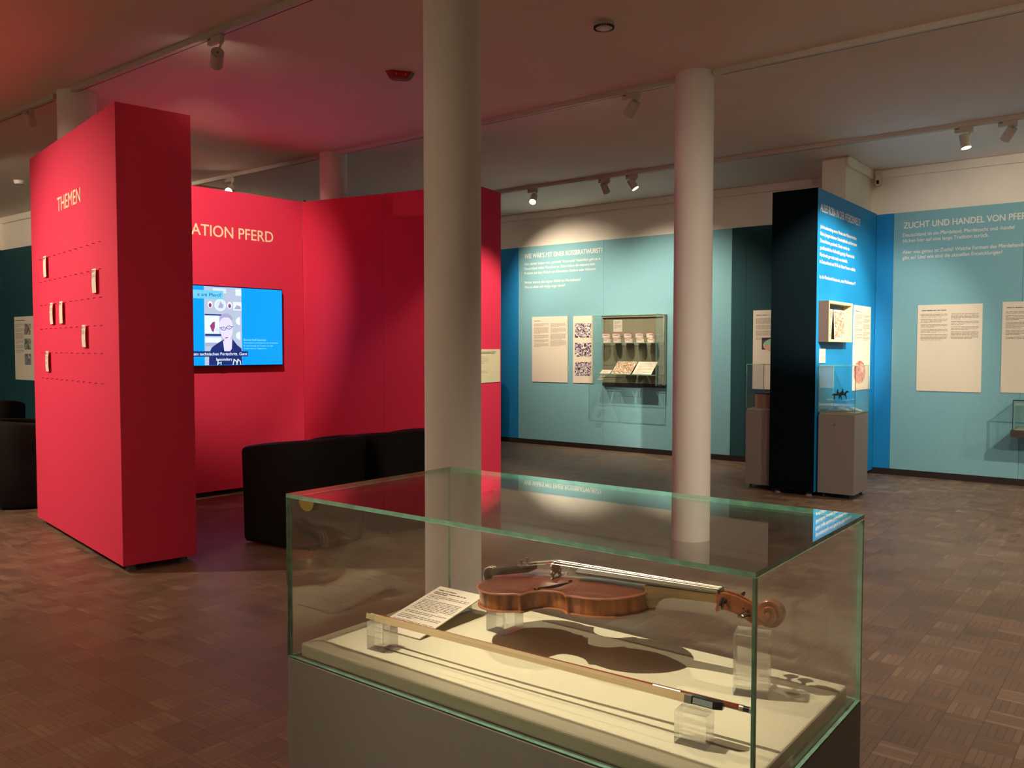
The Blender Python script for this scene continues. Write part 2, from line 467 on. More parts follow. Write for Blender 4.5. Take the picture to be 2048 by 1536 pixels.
spotlight(-2.949, YT2, 2.885, (-4.57, 5.54, 1.12), True, 90, 46, 'track spotlight just left of the second column with its lens turned away')
spotlight(-1.336, YT3, 2.878, (-.80, 7.25, .3), True, 50, 80, 'track spotlight with a bright lens near the right edge')
spotlight(-1.036, YT3, 2.89, (-2.36, 8.5, 1.2), True, 38, 66, 'rightmost track spotlight, turned left towards the wall')
spotlight(-6.55, YT3, 2.88, (-6.05, YB, 1.75), True, 95, 80, 'track spotlight hidden behind the red wall, lighting the sausage text', blend=1.0)
spotlight(-8.2, YT0, ZH, (-8.6, 1.5, 0), True, 110, 120, 'added unseen fill spotlight over the floor on the left', blend=1.0)  # unseen lamp added for neutral bounce onto the left ceiling
spotlight(-6.62, YT1, 2.93, (-8.5, 4.2, 1.2), False, 0, 60, 'small track spotlight at the far left edge')
# lamps outside the view; those for floors and unseen walls are added fill
spotlight(-6.6, YT0, ZH, (-5.5, 2.5, 1.15), True, 128, 78, 'track spotlight outside the view lighting the red box wall', blend=1.0)
spotlight(-1.65, .70, ZH, (-.76, 1.30, .7), True, 112, 36, 'track spotlight above the viewer aimed into the glass case', ax=YT0, blend=1.0)
spotlight(-2.14, 1.84, ZH, (-.72, 1.32, .7), True, 34, 22, 'ceiling spotlight in front of the nearest column aimed into the glass case', ax=1.84)
spotlight(-.15, YT2, ZH, (-2.37, 7.62, 1.66), True, 640, 27, 'track spotlight outside the view lighting the blue partition')
spotlight(1.2, YT2, ZH, (-.8, YB, 1.4), True, 120, 52, 'track spotlight outside the view lighting the right hand text')
spotlight(3.0, YT2, ZH, (2.0, 5.6, 0), True, 90, 120, 'added unseen fill spotlight over the floor far right')  # unseen wide downlight added for ambient fill
spotlight(-.2, YT1, ZH, (-1.6, 5.8, 0), True, 45, 110, 'added unseen fill spotlight over the middle of the floor', blend=1.0)  # added lamp, unseen, to brighten the floor and ceiling bounce
spotlight(1.6, YT1, ZH, (.6, 4.6, 0), True, 90, 120, 'added unseen fill spotlight over the floor on the right')  # added out of view to lift the floor on this side
spotlight(-8.6, YT0, ZH, (-10.5, YL, 1.6), True, 160, 80, 'track spotlight outside the view lighting the dark teal wall')
spotlight(-3.2, YT0, ZH, (-3.6, Y0, 2.3), True, 520, 130, 'added unseen fill spotlight turned to the wall behind')  # added only to bounce fill light off the unseen wall
spotlight(-7.5, YT0, ZH, (-8.0, Y0, 2.3), True, 330, 130, 'added unseen fill spotlight turned to the wall behind on the left')  # second added bounce lamp for the unseen wall
spotlight(2.2, YT0, ZH, (X1, .4, 1.9), True, 60, 110, 'added unseen fill spotlight turned to the right wall')  # added for bounce off the unseen right wall

# ------------------------------------------------------------------ red exhibition walls
RX, RY, RA = -4.5705, 2.3518, -.1776
RL, RW, RZ = 1.885, .412, 2.59
def exwall(name, label, origin, u, L, W, z1, mt, endmats=None, z0=.04, feet=True, seams=(), cat='partition wall'):
    """hollow free-standing box wall. origin = left end of its front face on the floor, u = reading direction; front faces u x z"""
    T = frame(origin, u)            # local x along, y up, z outward
    t = thing(name, label, cat, T=T)
    th = .02
    mb = MB(); xs = [0] + list(seams) + [L]
    for a, b in zip(xs[:-1], xs[1:]):
        mb.box((a + (.0012 if a else .004), z0, -th), (b - (.0012 if b < L else .004), z1, 0))
    mb.build('front_panel', mt, parent=t)
    MB().box((.004, z0, -W), (L - .004, z1, -W + th)).build('rear_panel', mt, parent=t)
    em = endmats or (mt, mt)
    MB().box((0, z0, -W), (.004, z1, -.0004)).build('end_panel', em[0], parent=t)
    MB().box((L - .004, z0, -W), (L, z1, -.0004)).build('end_panel', em[1], parent=t)
    for a, b in ((.06, -.06), (L - .06, -.06), (.06, -W + .06), (L - .06, -W + .06)):
        MB().cyl((a, 0, b), (a, z0, b), .03, .018, n=20).build('foot', M['rubber'], parent=t, smooth=True)
    return t
uR = Vector((math.cos(RA), math.sin(RA), 0)); vR = Vector((-math.sin(RA), math.cos(RA), 0))
rp = Vector((RX, RY, 0)) - uR * RL
themen = exwall('exhibition_wall', 'tall red box wall headed THEMEN with hooks and small cards', rp, uR, RL, RW, RZ, M['red'])
text('lettering', 'THEMEN', RL - 1.185, 2.135, .515, .093, M['cream'], themen, bold=.03)
cR = RL
hook0 = None
def hookmesh():
    return MB().tube([(0, 0, 0), (0, .0, .012), (.006, -.003, .016), (.022, -.004, .017)], .0016, n=6)
hrows = [1.860, 1.705, 1.545, 1.383, 1.222, 1.048]
hx = [RL - (1.62 - k * (1.62 - .285) / 11) for k in range(12)]
hm = None
for zz in hrows:
    for xx in hx:
        if hm is None:
            o = hookmesh().build('hook', M['hook'], parent=themen); hm = o
        else:
            o = hm.copy(); COL.objects.link(o); o.parent = themen
        o.location = (xx, zz, 0)
cards = [(1.478, 1.733, 1.873, 'small white card hanging topmost left on the red box wall'),
         (.383, 1.573, 1.712, 'small white card hanging furthest right on the red box wall'),
         (1.33, 1.412, 1.553, 'left one of the two cards hanging side by side on the red box wall'),
         (1.10, 1.412, 1.553, 'right one of the two cards hanging side by side on the red box wall'),
         (.607, 1.259, 1.392, 'small white card hanging alone below and right of the pair'),
         (1.465, 1.095, 1.233, 'lowest small white card on the red box wall')]
Tth = frame(rp, uR)
for k, (t_, z0, z1, lab) in enumerate(cards):
    c = thing('hanging_card', lab, 'card', group='small cards hanging on the red box wall', T=Tth @ Matrix.Translation((RL - t_, z1, .012)))
    h = z1 - z0; wd = .085
    rows = []
    for i in range(7):
        f = i / 6; zc = .004 * math.sin(f * 3.0) * (.5 + .5 * (k % 3) / 2)
        rows.append([(-wd / 2, -h * f, zc), (wd / 2, -h * f, zc + .003)])
    rows2 = [[(a[0], a[1], a[2] - .0008) for a in r][::-1] for r in rows]
    MB().grid([r + q for r, q in zip(rows, rows2)], closed=True).build('card_sheet', M['paper'], parent=c)
    printbars('print', -wd / 2 + .008, -.012, wd - .016, [2, 3, 3][:1 + k % 3], .0085, c, M['dink'], z=.0056, th=.3, seed=k)

P0 = Vector((-6.319, 4.985, 0))
uL = Vector((.09, .996, 0)).normalized()
LL = 1.86
left_o = P0 - uL * LL
nleft = exwall('exhibition_wall', 'red wall with the screen and white heading ending in PFERD', left_o, uL, LL, RW, RZ, M['red'])
text('lettering', 'FASZINATION PFERD', LL - .306 - 1.150, 2.192, 1.150, .098, M['cream'], nleft, bold=.03)
E_ = Vector((-4.532, 5.319, 0))
uN = (E_ - P0).normalized(); LN = (E_ - P0).length
nright = exwall('exhibition_wall', 'plain red wall with one seam, between screen wall and nearest column', P0 + uN * .0015, uN, LN, .445, RZ, M['red'], seams=(.895,))
# small bolt at the inner corner
MB().cyl((.0, RZ + .0, -.03), (.0, RZ + .018, -.03), .010, n=12).build('corner_bolt', M['slot'], parent=nright)
# info panel on the end
uE = Vector((-uN.y, uN.x, 0))
To = frame(E_ + uN * .0015, uE)
ip = thing('info_sign', 'pale sign with small print on the end of the red wall', 'sign', T=To @ Matrix.Translation((.06, 0, 0)))
q0 = at_z(0, 0, 0)
MB().box((0, .965, 0.0005), (.36, 1.245, .006)).build('board', mat('pale_green_board', (226, 222, 186), .7), parent=ip)
printbars('print', .03, 1.225, .26, [2], .012, ip, M['dink'], z=.0065, seed=3)
printbars('print', .03, 1.185, .15, [1, 1, 1, 1, 1], .007, ip, M['ink'], z=.0065, seed=4)
printbars('print', .03, 1.065, .13, [1, 1], .007, ip, M['ink'], z=.0065, seed=5)

# ------------------------------------------------------------------ screen
TW, TH_ = 1.19, .675
tvT = frame(left_o, uL) @ Matrix.Translation((LL - .262 - TW, 1.10, 0))
tv = thing('television', 'wall mounted flat screen showing a person with glasses beside blue', 'television', T=tvT)
MB().box((0, 0, .035), (TW, TH_, .075)).build('housing', M['screenframe'], parent=tv, bevel=.004)
MB().box((TW / 2 - .2, TH_ / 2 - .15, .001), (TW / 2 + .2, TH_ / 2 + .15, .035)).build('wall_bracket', M['slot'], parent=tv)
MB().box((TW / 2 + .0, -.006, .05), (TW / 2 + .05, .0, .07)).build('sensor', M['slot'], parent=tv)
def E2(n, c, s=.45): return emis(n, c, s)
sb = E2('screen_blue', (0, 148, 255), .5); sw = E2('screen_white', (225, 238, 255)); sg = E2('screen_wallpaper', (178, 190, 212))
sl = E2('screen_light', (205, 225, 245)); sn = E2('screen_navy', (20, 50, 130)); sk = E2('screen_skin', (222, 214, 250)); sd = E2('screen_dark', (30, 45, 110))
sh = E2('screen_hair', (165, 165, 200)); sc_ = E2('screen_cyan', (150, 225, 255)); sm = E2('screen_maroon', (150, 60, 120)); st = E2('screen_tag', (110, 200, 250))
scr = MB().box((.008, .010, .0752), (TW - .008, TH_ - .008, .0762)).build('screen', sb, parent=tv)
def flat(name, poly, z, m, par=scr):
    mb = MB(); mb.add([(a, b, z) for a, b in poly], [tuple(range(len(poly)))])
    me = D.meshes.new(name); me.from_pydata(mb.v, [], mb.f); me.materials.append(m)
    o = D.objects.new(name, me); COL.objects.link(o); o.parent = par; return o
def ell(cx, cy_, rx, ry, n=28, a0=0, a1=360):
    return [(cx + rx * math.cos(math.radians(a0 + (a1 - a0) * i / n)), cy_ + ry * math.sin(math.radians(a0 + (a1 - a0) * i / n))) for i in range(n + (0 if a1 - a0 == 360 else 1))]
# screen-local: x from the left; visible part starts near x=.40 ; picture strip from .463 to .79
px0, px1 = .452, .790
def SX(p): return at_plane(p)[0]
Z1 = .0766
def rect(a, b, c, d): return [(a, b), (c, b), (c, d), (a, d)]
flat('picture', rect(px0, .012, px1, TH_ - .010), Z1, sg)
mbp = MB()
rnd = random.Random(4)
def fl(mb, poly, z, mi): mb.add([(a, b, z) for a, b in poly], [tuple(range(len(poly)))], mi)
PM = [sl, sw, sn, sm, sh, sk, sd]
z = Z1 + .0003
fl(mbp, rect(.53, .615, .65, .655), z, 0); fl(mbp, ell(.770, .61, .045, .05), z, 0) if False else None
fl(mbp, rect(.735, .60, .789, .655), z, 1)
fl(mbp, ell(.595, .515, .052, .050), z, 1); fl(mbp, ell(.595, .515, .044, .042), z + .0001, 0)
fl(mbp, [(.575, .49), (.59, .53), (.60, .548), (.606, .53), (.622, .52), (.618, .49)], z + .0002, 4)
for cx in (.505, .680):
    fl(mbp, ell(cx, .515, .022, .030), z, 1); fl(mbp, ell(cx, .51, .013, .018), z + .0001, 3)
fl(mbp, rect(.712, .475, .789, .545), z, 1); fl(mbp, [(.72, .485), (.745, .52), (.78, .51), (.785, .485)], z + .0001, 4)
for cy_ in (.385, .26):
    fl(mbp, ell(.775, cy_, .040, .035, 20, 90, 270), z, 1)
fl(mbp, rect(.455, .425, .63, .437), z, 2); fl(mbp, rect(.455, .275, .585, .425), z, 1); fl(mbp, rect(.457, .255, .60, .272), z, 2)
fl(mbp, [(.50, .34), (.525, .37), (.545, .375), (.545, .33), (.53, .285), (.515, .30)], z + .0001, 3)
fl(mbp, [(.54, .30), (.56, .33), (.58, .32), (.585, .29), (.56, .285)], z + .0001, 0)
fl(mbp, rect(.457, .20, .60, .243), z, 1); fl(mbp, rect(.455, .17, .56, .198), z, 4)
# person: hoodie, neck, face, hair, glasses
z += .0004
fl(mbp, [(.488, .012), (.49, .11), (.515, .16), (.575, .20), (.62, .225), (.70, .235), (.745, .18), (.785, .15), (.789, .012)], z, 6)
fl(mbp, [(.615, .215), (.63, .10), (.655, .095), (.695, .15), (.70, .235)], z + .0001, 5)
fl(mbp, ell(.645, .395, .060, .052), z + .0002, 4)
fl(mbp, [(.585, .36), (.59, .30), (.605, .255), (.628, .222), (.655, .213), (.685, .235), (.703, .28), (.706, .34), (.698, .385), (.67, .412), (.625, .412), (.597, .395)], z + .0003, 5)
fl(mbp, [(.63, .242), (.662, .248), (.66, .238), (.635, .236)], z + .0004, 3)
gz = z + .0005
for cx, cyy in ((.622, .318), (.672, .328)):
    fl(mbp, ell(cx, cyy, .024, .016), gz, 2); fl(mbp, ell(cx, cyy, .019, .0115), gz + .0001, 5); fl(mbp, ell(cx, cyy, .007, .006), gz + .0002, 4)
fl(mbp, rect(.583, .321, .60, .327), gz, 2); fl(mbp, rect(.694, .333, .709, .339), gz, 2); fl(mbp, rect(.644, .322, .652, .327), gz, 2)
fl(mbp, [(.56, .012), (.565, .055), (.575, .06), (.572, .03), (.60, .04), (.598, .012), (.592, .012), (.592, .03), (.57, .02), (.57, .012)], z + .0002, 0)
for a in (.70, .735):
    fl(mbp, [(a, .012), (a + .012, .065), (a + .040, .045), (a + .045, .012), (a + .038, .012), (a + .033, .04), (a + .018, .05), (a + .008, .012)], z + .0002, 1)
me = D.meshes.new('video_portrait'); me.from_pydata(mbp.v, [], mbp.f)
for m_ in PM: me.materials.append(m_)
me.polygons.foreach_set('material_index', mbp.mi)
o = D.objects.new('video_portrait', me); COL.objects.link(o); o.parent = scr
z = Z1 + .0018
flat('caption_box', rect(.10, .563, .622, .633), z, st)
text('caption', 'am Pferd?', .428, .583, .176, .030, sd, scr, z=z + .0002)
text('caption', 'e', .395, .583, .018, .030, sd, scr, z=z + .0002)
flat('subtitle_box', rect(.20, .083, .845, .128), z, sd)
text('subtitle', 'dem technischen Fortschritt. Ganz', .335, .093, .500, .026, sw, scr, bold=.04, z=z + .0002)
text('subtitle', 'besonders', .552, .048, .142, .026, sw, scr, bold=.04, z=z + .0002)
text('caption', 'Bettina Keil-Steentjes', .806, .218, .215, .018, sc_, scr, z=z)
lines('caption', ['Historikerin und Expertin für Reitkultur', '& -ausrüstung der Frauen von der', 'Antike bis zur Gegenwart'], .806, .194, .024, .012, sc_, scr, width=.335, z=z)
# soft glow of the lit screen is its own emission

# ------------------------------------------------------------------ blue partition
PX0, PX1, PY0, PZ1 = -2.757, -2.370, 7.175, 2.592
bpT = frame(Vector((PX1, PY0, 0)), (0, 1, 0))
LB = YB - PY0 - .003
bp = exwall('exhibition_wall', 'blue partition headed ALLES ROSA with a dark end panel', Vector((PX1, PY0, 0)), (0, 1, 0), LB, PX1 - PX0, PZ1, M['blue'], endmats=(M['endshade'], M['blue']), cat='partition wall')
lw = bp
text('lettering', 'ALLES ROSA IN DER PFERDEWELT?', .065, 2.405, 1.14, .070, M['letter'], lw, bold=.04)
lines('lettering', ['Jahrhundertelang waren Pferde eine Männerdomäne.', 'Kleine Jungen bekamen Schaukelpferde und berittene', 'Zinnsoldaten geschenkt. Damit wurde ein', 'gesellschaftliches Rollenbild geprägt. Heute ist die', 'Pferdewelt gar nicht mehr so männlich.', 'In Deutschland sind 78 % der Reiter*innen weiblich.'], .068, 2.265, .0585, .032, M['letter'], lw, width=1.04, bold=.035)
text('lettering', 'Ist die Pferdewelt heute ein „rosa Mädchentraum“?', .068, 1.845, 1.02, .032, M['letter'], lw, bold=.035)
def picmat(name, cols, scale=14, seed=0):
    m, nt, b = nodes(name); N = nt.nodes.new; L = nt.links.new
    tc = N('ShaderNodeTexCoord'); mp = N('ShaderNodeMapping'); mp.inputs['Location'].default_value = (seed * 3.1, seed * 1.7, 0); L(tc.outputs['Object'], mp.inputs[0])
    n = N('ShaderNodeTexNoise'); n.inputs['Scale'].default_value = scale; n.inputs['Detail'].default_value = 5; n.inputs['Distortion'].default_value = .25
    L(mp.outputs[0], n.inputs['Vector'])
    r = N('ShaderNodeValToRGB'); r.color_ramp.interpolation = 'CONSTANT'
    k = len(cols)
    r.color_ramp.elements[0].color = (*lin(cols[0]), 1); r.color_ramp.elements[0].position = 0
    r.color_ramp.elements[1].color = (*lin(cols[1]), 1); r.color_ramp.elements[1].position = .36
    for i in range(2, k):
        e = r.color_ramp.elements.new(.36 + .30 * (i - 1) / (k - 1)); e.color = (*lin(cols[i]), 1)
    L(n.outputs['Fac'], r.inputs[0]); L(r.outputs[0], b.inputs['Base Color']); b.inputs['Roughness'].default_value = .6
    return m
# wall poster on it
def board(name, label, T, w_, z0, z1, cols, rows, head, group=None, seed=1, lh=.0125, y0=None, dark=False, th=.008, printw=None):
    t = thing(name, label, 'sign', T=T @ Matrix.Translation((0, z0, 0)), group=group)
    h = z1 - z0
    MB().box((0, 0, .0), (w_, h, th)).build('board', M['paper'], parent=t)
    z = th + .0008
    printbars('heading', .035, h - .05, (head or .5) * (w_ - .07), [1], .016, t, M['dink'], z=z, seed=seed)
    printbars('print', .03, h - .088, (printw or w_ - .06), rows, lh, t, M['ink'], cols=cols, gapc=.03, z=z, seed=seed + 9, th=.5)
    return t
TB = frame(Vector((0, YB, 0)), (1, 0, 0))
def TBx(x): return frame(Vector((x, YB - .0005, 0)), (1, 0, 0))
pbd = board('info_board', 'white text board on the blue partition behind the small frame', frame(Vector((PX1 + .0005, 8.218, 0)), (0, 1, 0)), .545, .858, 1.66, 2, [[4, 3, 1, 3, 4], [2, 3, 5, 3, 3]], .5, seed=11)

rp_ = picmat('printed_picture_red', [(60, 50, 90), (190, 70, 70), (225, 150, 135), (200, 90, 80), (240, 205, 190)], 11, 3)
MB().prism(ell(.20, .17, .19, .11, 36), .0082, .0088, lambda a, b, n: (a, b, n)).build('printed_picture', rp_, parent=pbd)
# box frame with two picture cards
fT = frame(Vector((PX1 + .0005, 7.235, 1.31)), (0, 1, 0))
fr = thing('shadow_box_frame', 'shallow pale wooden box frame holding two picture cards on the blue partition', 'frame', T=fT)
FW, FH, FD, ft = .66, .345, .085, .022
fwood = mat('pale_frame_wood', (225, 205, 165), .5); fdark = mat('dark_frame_side', (78, 64, 60), .7)
MB().box((0, 0, 0), (FW, FH, .006)).build('backing', mat('frame_backing', (90, 130, 150), .7), parent=fr)
MB().box((0, 0, .006), (FW, ft, FD)).box((0, FH - ft, .006), (FW, FH, FD)).box((FW - ft, ft, .006), (FW, FH - ft, FD)).box((0, ft, .006), (ft, FH - ft, FD)).build('frame_rail', fwood, parent=fr)
MB().box((-.0015, 0, .0), (-.0001, FH, FD)).build('frame_side', fdark, parent=fr)
for i, (x0, w2, tilt, lab, pm) in enumerate(((.05, .18, .10, 'narrow red and cream picture card leaning left in the small box frame', picmat('picture_card_red', [(190, 90, 70), (235, 200, 170), (215, 140, 110), (245, 225, 200)], 22, 1)),
                                    (.27, .28, -.08, 'wide pastel picture card leaning right in the small box frame', picmat('picture_card_pastel', [(120, 130, 140), (225, 200, 180), (200, 110, 90), (180, 175, 160), (240, 225, 205)], 24, 2)))):
    t = thing('picture_card', lab, 'picture', T=fT @ Matrix.Translation((x0, ft + .003, .030 + .02 * i)) @ Matrix.Rotation(tilt * .5, 4, 'X'))
    MB().box((0, 0, 0), (w2, .255, .003)).build('sheet', M['paper'], parent=t)
    MB().box((.008, .012, .003), (w2 - .008, .243, .0036)).build('print', pm, parent=t)
lt = frame(Vector((PX1 + .0005, 7.27, 1.131)), (0, 1, 0))
t = thing('object_label', 'small white caption label under the box frame on the blue partition', 'label', T=lt)
MB().box((0, 0, 0), (.145, .12, .005)).build('board', M['paper'], parent=t)
printbars('print', .02, .105, .105, [3, 4], .012, t, z=.0056, seed=8)

# ------------------------------------------------------------------ glazed plinths
def glass_box(par, x0, y0, z0, x1, y1, z1, t=.006, top=True, edge=True):
    """five panes, each a part, panes with green edges"""
    def pane(a, b, big):
        mb = MB(); mb.box(a, b)
        # faces order: z-,z+,y-,x+,y+,x-
        mb.mi = [0 if (f in big) else 1 for f in range(6)]
        o = mb.build('glass_pane', [M['glass'], M['gedge']], parent=par)
        return o
    zt = z1 - t
    e = .0006
    pane((x0, y0, z0), (x1, y0 + t, zt - e), (2, 4))
    pane((x0, y1 - t, z0), (x1, y1, zt - e), (2, 4))
    pane((x0, y0 + t + e, z0), (x0 + t, y1 - t - e, zt - e), (3, 5))
    pane((x1 - t, y0 + t + e, z0), (x1, y1 - t - e, zt - e), (3, 5))
    if top: pane((x0, y0, zt), (x1, y1, z1), (0, 1))
def small_plinth(x0, y0, x1, y1, label, zt=.72, zg=1.115):
    t = thing('display_plinth', label, 'plinth', (x0, y0, 0))
    w_, d = x1 - x0, y1 - y0
    MB().box((0, 0, .04), (w_, d, zt - .022)).build('body', M['plinth'], parent=t, bevel=.002)
    MB().box((.006, .006, zt - .022), (w_ - .006, d - .006, zt)).build('display_top', M['clothedge'], parent=t, bevel=.004)
    MB().cyl((w_ * .45, -.002, zt - .10), (w_ * .45, .001, zt - .10), .009, n=14).build('lock', M['metal'], parent=t)
    for a, b in ((.04, .04), (w_ - .04, .04), (.04, d - .04), (w_ - .04, d - .04)):
        MB().cyl((a, b, 0), (a, b, .04), .014, .009, n=12).build('foot', M['slot'], parent=t)
    glass_box(t, 0, 0, zt, w_, d, zg, .005)
    return t
small_plinth(-2.352, 7.215, -2.055, 7.605, 'grey plinth with a glass hood and two riders, right of the blue partition')
small_plinth(-3.02, 7.29, -2.772, 7.70, 'grey plinth with a glass hood, left of the dark partition end')
t = thing('display_plinth', 'grey plinth mostly hidden behind the end of the red wall', 'plinth', (-7.50, 8.45, 0))
MB().box((0, 0, .03), (.385, .4, .80)).build('body', M['plinth'], parent=t)
for a, b in ((.04, .04), (.345, .04), (.04, .36), (.345, .36)):
    MB().cyl((a, b, 0), (a, b, .03), .012, n=10).build('foot', M['slot'], parent=t)
# left plinth content: a brownish box
t = MB().box((0, 0, 0), (.18, .24, .125)).box((-.004, -.004, .125), (.184, .244, .135), 1).build('display_box', [mat('rosy_box', (170, 135, 125), .7), mat('dark_lid', (60, 40, 38), .6)])
t.location = (-2.965, 7.36, .7205); tag(t, 'low rosy brown box under the glass hood left of the partition end', 'box')
# right plinth content
ra = thing('acrylic_riser', 'clear acrylic table riser carrying the two riders', 'riser', (-2.30, 7.255, .7205))
MB().box((0, 0, .100), (.19, .17, .106)).build('top_plate', M['acryl'], parent=ra)
MB().box((.03, .03, 0), (.15, .036, .0995)).box((.03, .13, 0), (.15, .136, .0995)).build('support', M['acryl'], parent=ra)
tin = mat('dark_tin', (38, 24, 18), .35, metal=.4); tinr = mat('painted_tin_red', (110, 40, 30), .5)
def tinhorse(x, y, rz, label):
    t = thing('toy_rider', label, 'figurine', (x, y, .7205 + .1068), rz, group='small tin riders under glass')
    mb = MB()
    body = [(-.036, .040), (-.030, .032), (-.012, .030), (.010, .031), (.024, .034), (.030, .044), (.040, .058), (.050, .054), (.053, .058), (.044, .068), (.036, .070), (.026, .058), (.016, .048), (-.010, .047), (-.030, .048), (-.040, .044), (-.046, .030), (-.042, .030)]
    mb.prism(body, -.007, .007, lambda a, b, n: (a, n, b))
    mb.build('horse', tin, parent=t, bevel=.002)
    lg = MB()
    for a, b, s in ((.024, .030, -.005), (.020, .036, .005), (-.030, -.034, -.005), (-.026, -.022, .005)):
        lg.tube([(a, s, .036), ((a + b) / 2 + .004, s, .018), (b, s, 0)], [.0045, .0028, .0025], n=6)
    lg.build('leg', tin, parent=t)
    MB().tube([(0, 0, .046), (0, 0, .062), (.001, 0, .072)], [.007, .008, .004], n=8).tube([(.001, 0, .072), (.001, 0, .084)], [.0055, .005], n=8).build('rider', tin, parent=t, smooth=True)
    MB().tube([(0, .008, .064), (.012, .008, .056), (.022, .003, .056)], .0025, n=6).tube([(0, -.008, .064), (.012, -.008, .056), (.022, -.003, .056)], .0025, n=6).build('arm', tinr, parent=t)
tinhorse(-2.225, 7.305, .6, 'nearer dark toy horse and rider under the glass hood')
tinhorse(-2.205, 7.375, .6, 'farther dark toy horse and rider under the glass hood')
for k, (x, y, lab) in enumerate(((-2.075, 7.49, 'outer white caption card lying under the riders glass hood'), (-2.178, 7.49, 'inner white caption card lying under the riders glass hood'))):
    c = MB().box((-.09, -.045, 0), (0, .045, .003), T=Matrix.Rotation(.3, 4, 'Y')).build('caption_card', M['paper'])
    c.location = (x, y, .7215); tag(c, lab, 'card')

# ------------------------------------------------------------------ back wall lettering and boards
TWB = frame(Vector((0, YB, 0)), (1, 0, 0))
anch = wb
def wtext(fn, *a, **k):
    o = fn(*a, **k); 
    o.parent = wb; o.matrix_world = TWB @ Matrix.Translation((0, 0, .0005)); return o
def wt(body, x, y, w_, cap, **k):
    o = text('lettering', body, x, y, w_, cap, M['letter'], None, T=TWB, **k); o.parent = wb; return o
def wl_(rows, x, y, lh, cap, width, **k):
    o = lines('lettering', rows, x, y, lh, cap, M['letter'], None, width=width, **k); o.matrix_world = TWB; o.parent = wb; return o
wt('WIE WÄR‘S MIT EINER ROSSBRATWURST?', -6.768, 2.432, 1.195, .062, bold=.04)
wl_(['Nein danke? Lieber eine „normale“ Bratwurst? Tatsächlich geht es in', 'Deutschland vielen Menschen so. Dabei haben die meistens kein', 'Problem mit dem Fleisch von Schweinen, Rindern oder Hühnern.', '', 'Woher kommt das ungute Gefühl bei Pferdefleisch?', 'Warum ekeln sich einige sogar davor?'], -6.768, 2.345, .0605, .034, 1.17, bold=.03)
wt('ZUCHT UND HANDEL VON PFERDEN', -2.122, 2.425, 1.175, .062, bold=.04)
wl_(['Deutschland ist ein Pferdeland. Pferdezucht und -handel', 'blicken hier auf eine lange Tradition zurück.', '', 'Aber was genau ist Zucht? Welche Formen des Pferdehandels', 'gibt es? Und wie sind die aktuellen Entwicklungen?'], -2.125, 2.345, .055, .036, 1.06, bold=.03)

board('info_board', 'white text board left of the narrow photo board on the back wall', TBx(-6.636), .562, .82, 1.664, 2, [[3, 7, 4, 3, 4], [4, 5, 6, 6]], .55, seed=21)
pb = board('photo_board', 'narrow white board with three old photographs left of the showcase', TBx(-5.991), .30, .82, 1.660, 1, [1], .01, seed=31)
for k, (y1, sd_) in enumerate(((1.565, 1), (1.325, 2), (1.085, 3))):
    p = picmat('old_photograph_%d' % k, [(40, 30, 60), (210, 200, 200), (90, 75, 110), (235, 225, 215), (60, 50, 80)], 16, sd_ + 4)
    o = MB().box((.028, y1 - .82 - .175, .0082), (.272, y1 - .82, .0092)).build('photograph', p, parent=pb)
board('info_board', 'white board whose edge shows right of the second column', TBx(-4.505), .355, .83, 1.661, 1, [4, 5], .5, seed=41)
tb = board('info_board', 'white board with an oval diagram on the dark teal wall', TBx(-3.632), .57, .812, 1.669, 1, [5, 4, 5, 2], .6, seed=51, lh=.0125, printw=.5)
MB().box((.10, .43, .0082), (.42, .56, .0088)).build('diagram_panel', mat('diagram_plum', (86, 62, 92), .7), parent=tb)
MB().prism(ell(.27, .478, .155, .078, 36), .0088, .0092, lambda a, b, n: (a, b, n)).build('diagram_oval', mat('diagram_green', (150, 205, 165), .7), parent=tb)
MB().prism(ell(.27, .478, .155, .078, 36, 180, 360), .0093, .0096, lambda a, b, n: (a, b, n)).build('diagram_half', mat('diagram_peach', (230, 170, 150), .7), parent=tb)
board('info_board', 'wide white text board under the heading about breeding and trade', TBx(-1.975), .559, .845, 1.674, 2, [[3, 3, 3, 3, 5], [5, 3, 3, 6]], .75, seed=61)
board('info_board', 'white text board cut by the right edge of the view', TBx(-1.256), .559, .85, 1.682, 2, [[2, 4, 5, 4, 2], [4, 4, 3, 4]], .6, seed=71)
lb_ = thing('photo_board', 'white board with three small photographs on the far left wall', 'sign', T=frame(Vector((-12.246, YL - .0005, .835)), (1, 0, 0)))
MB().box((0, 0, 0), (.60, .836, .008)).build('board', M['paper'], parent=lb_)
printbars('heading', .03, .79, .35, [1], .018, lb_, M['dink'], z=.009, seed=2)
printbars('print', .03, .74, .25, [3, 3, 5, 3, 3, 3], .016, lb_, z=.009, seed=3)
for k, y1 in enumerate((.74, .545, .345)):
    p = picmat('small_photograph_%d' % k, [(70, 60, 60), (200, 190, 180), [(130, 90, 70), (90, 120, 90), (110, 110, 130)][k], (150, 150, 160)], 12, k + 11)
    MB().box((.30, y1 - .145, .0082), (.49, y1, .0092)).build('photograph', p, parent=lb_)

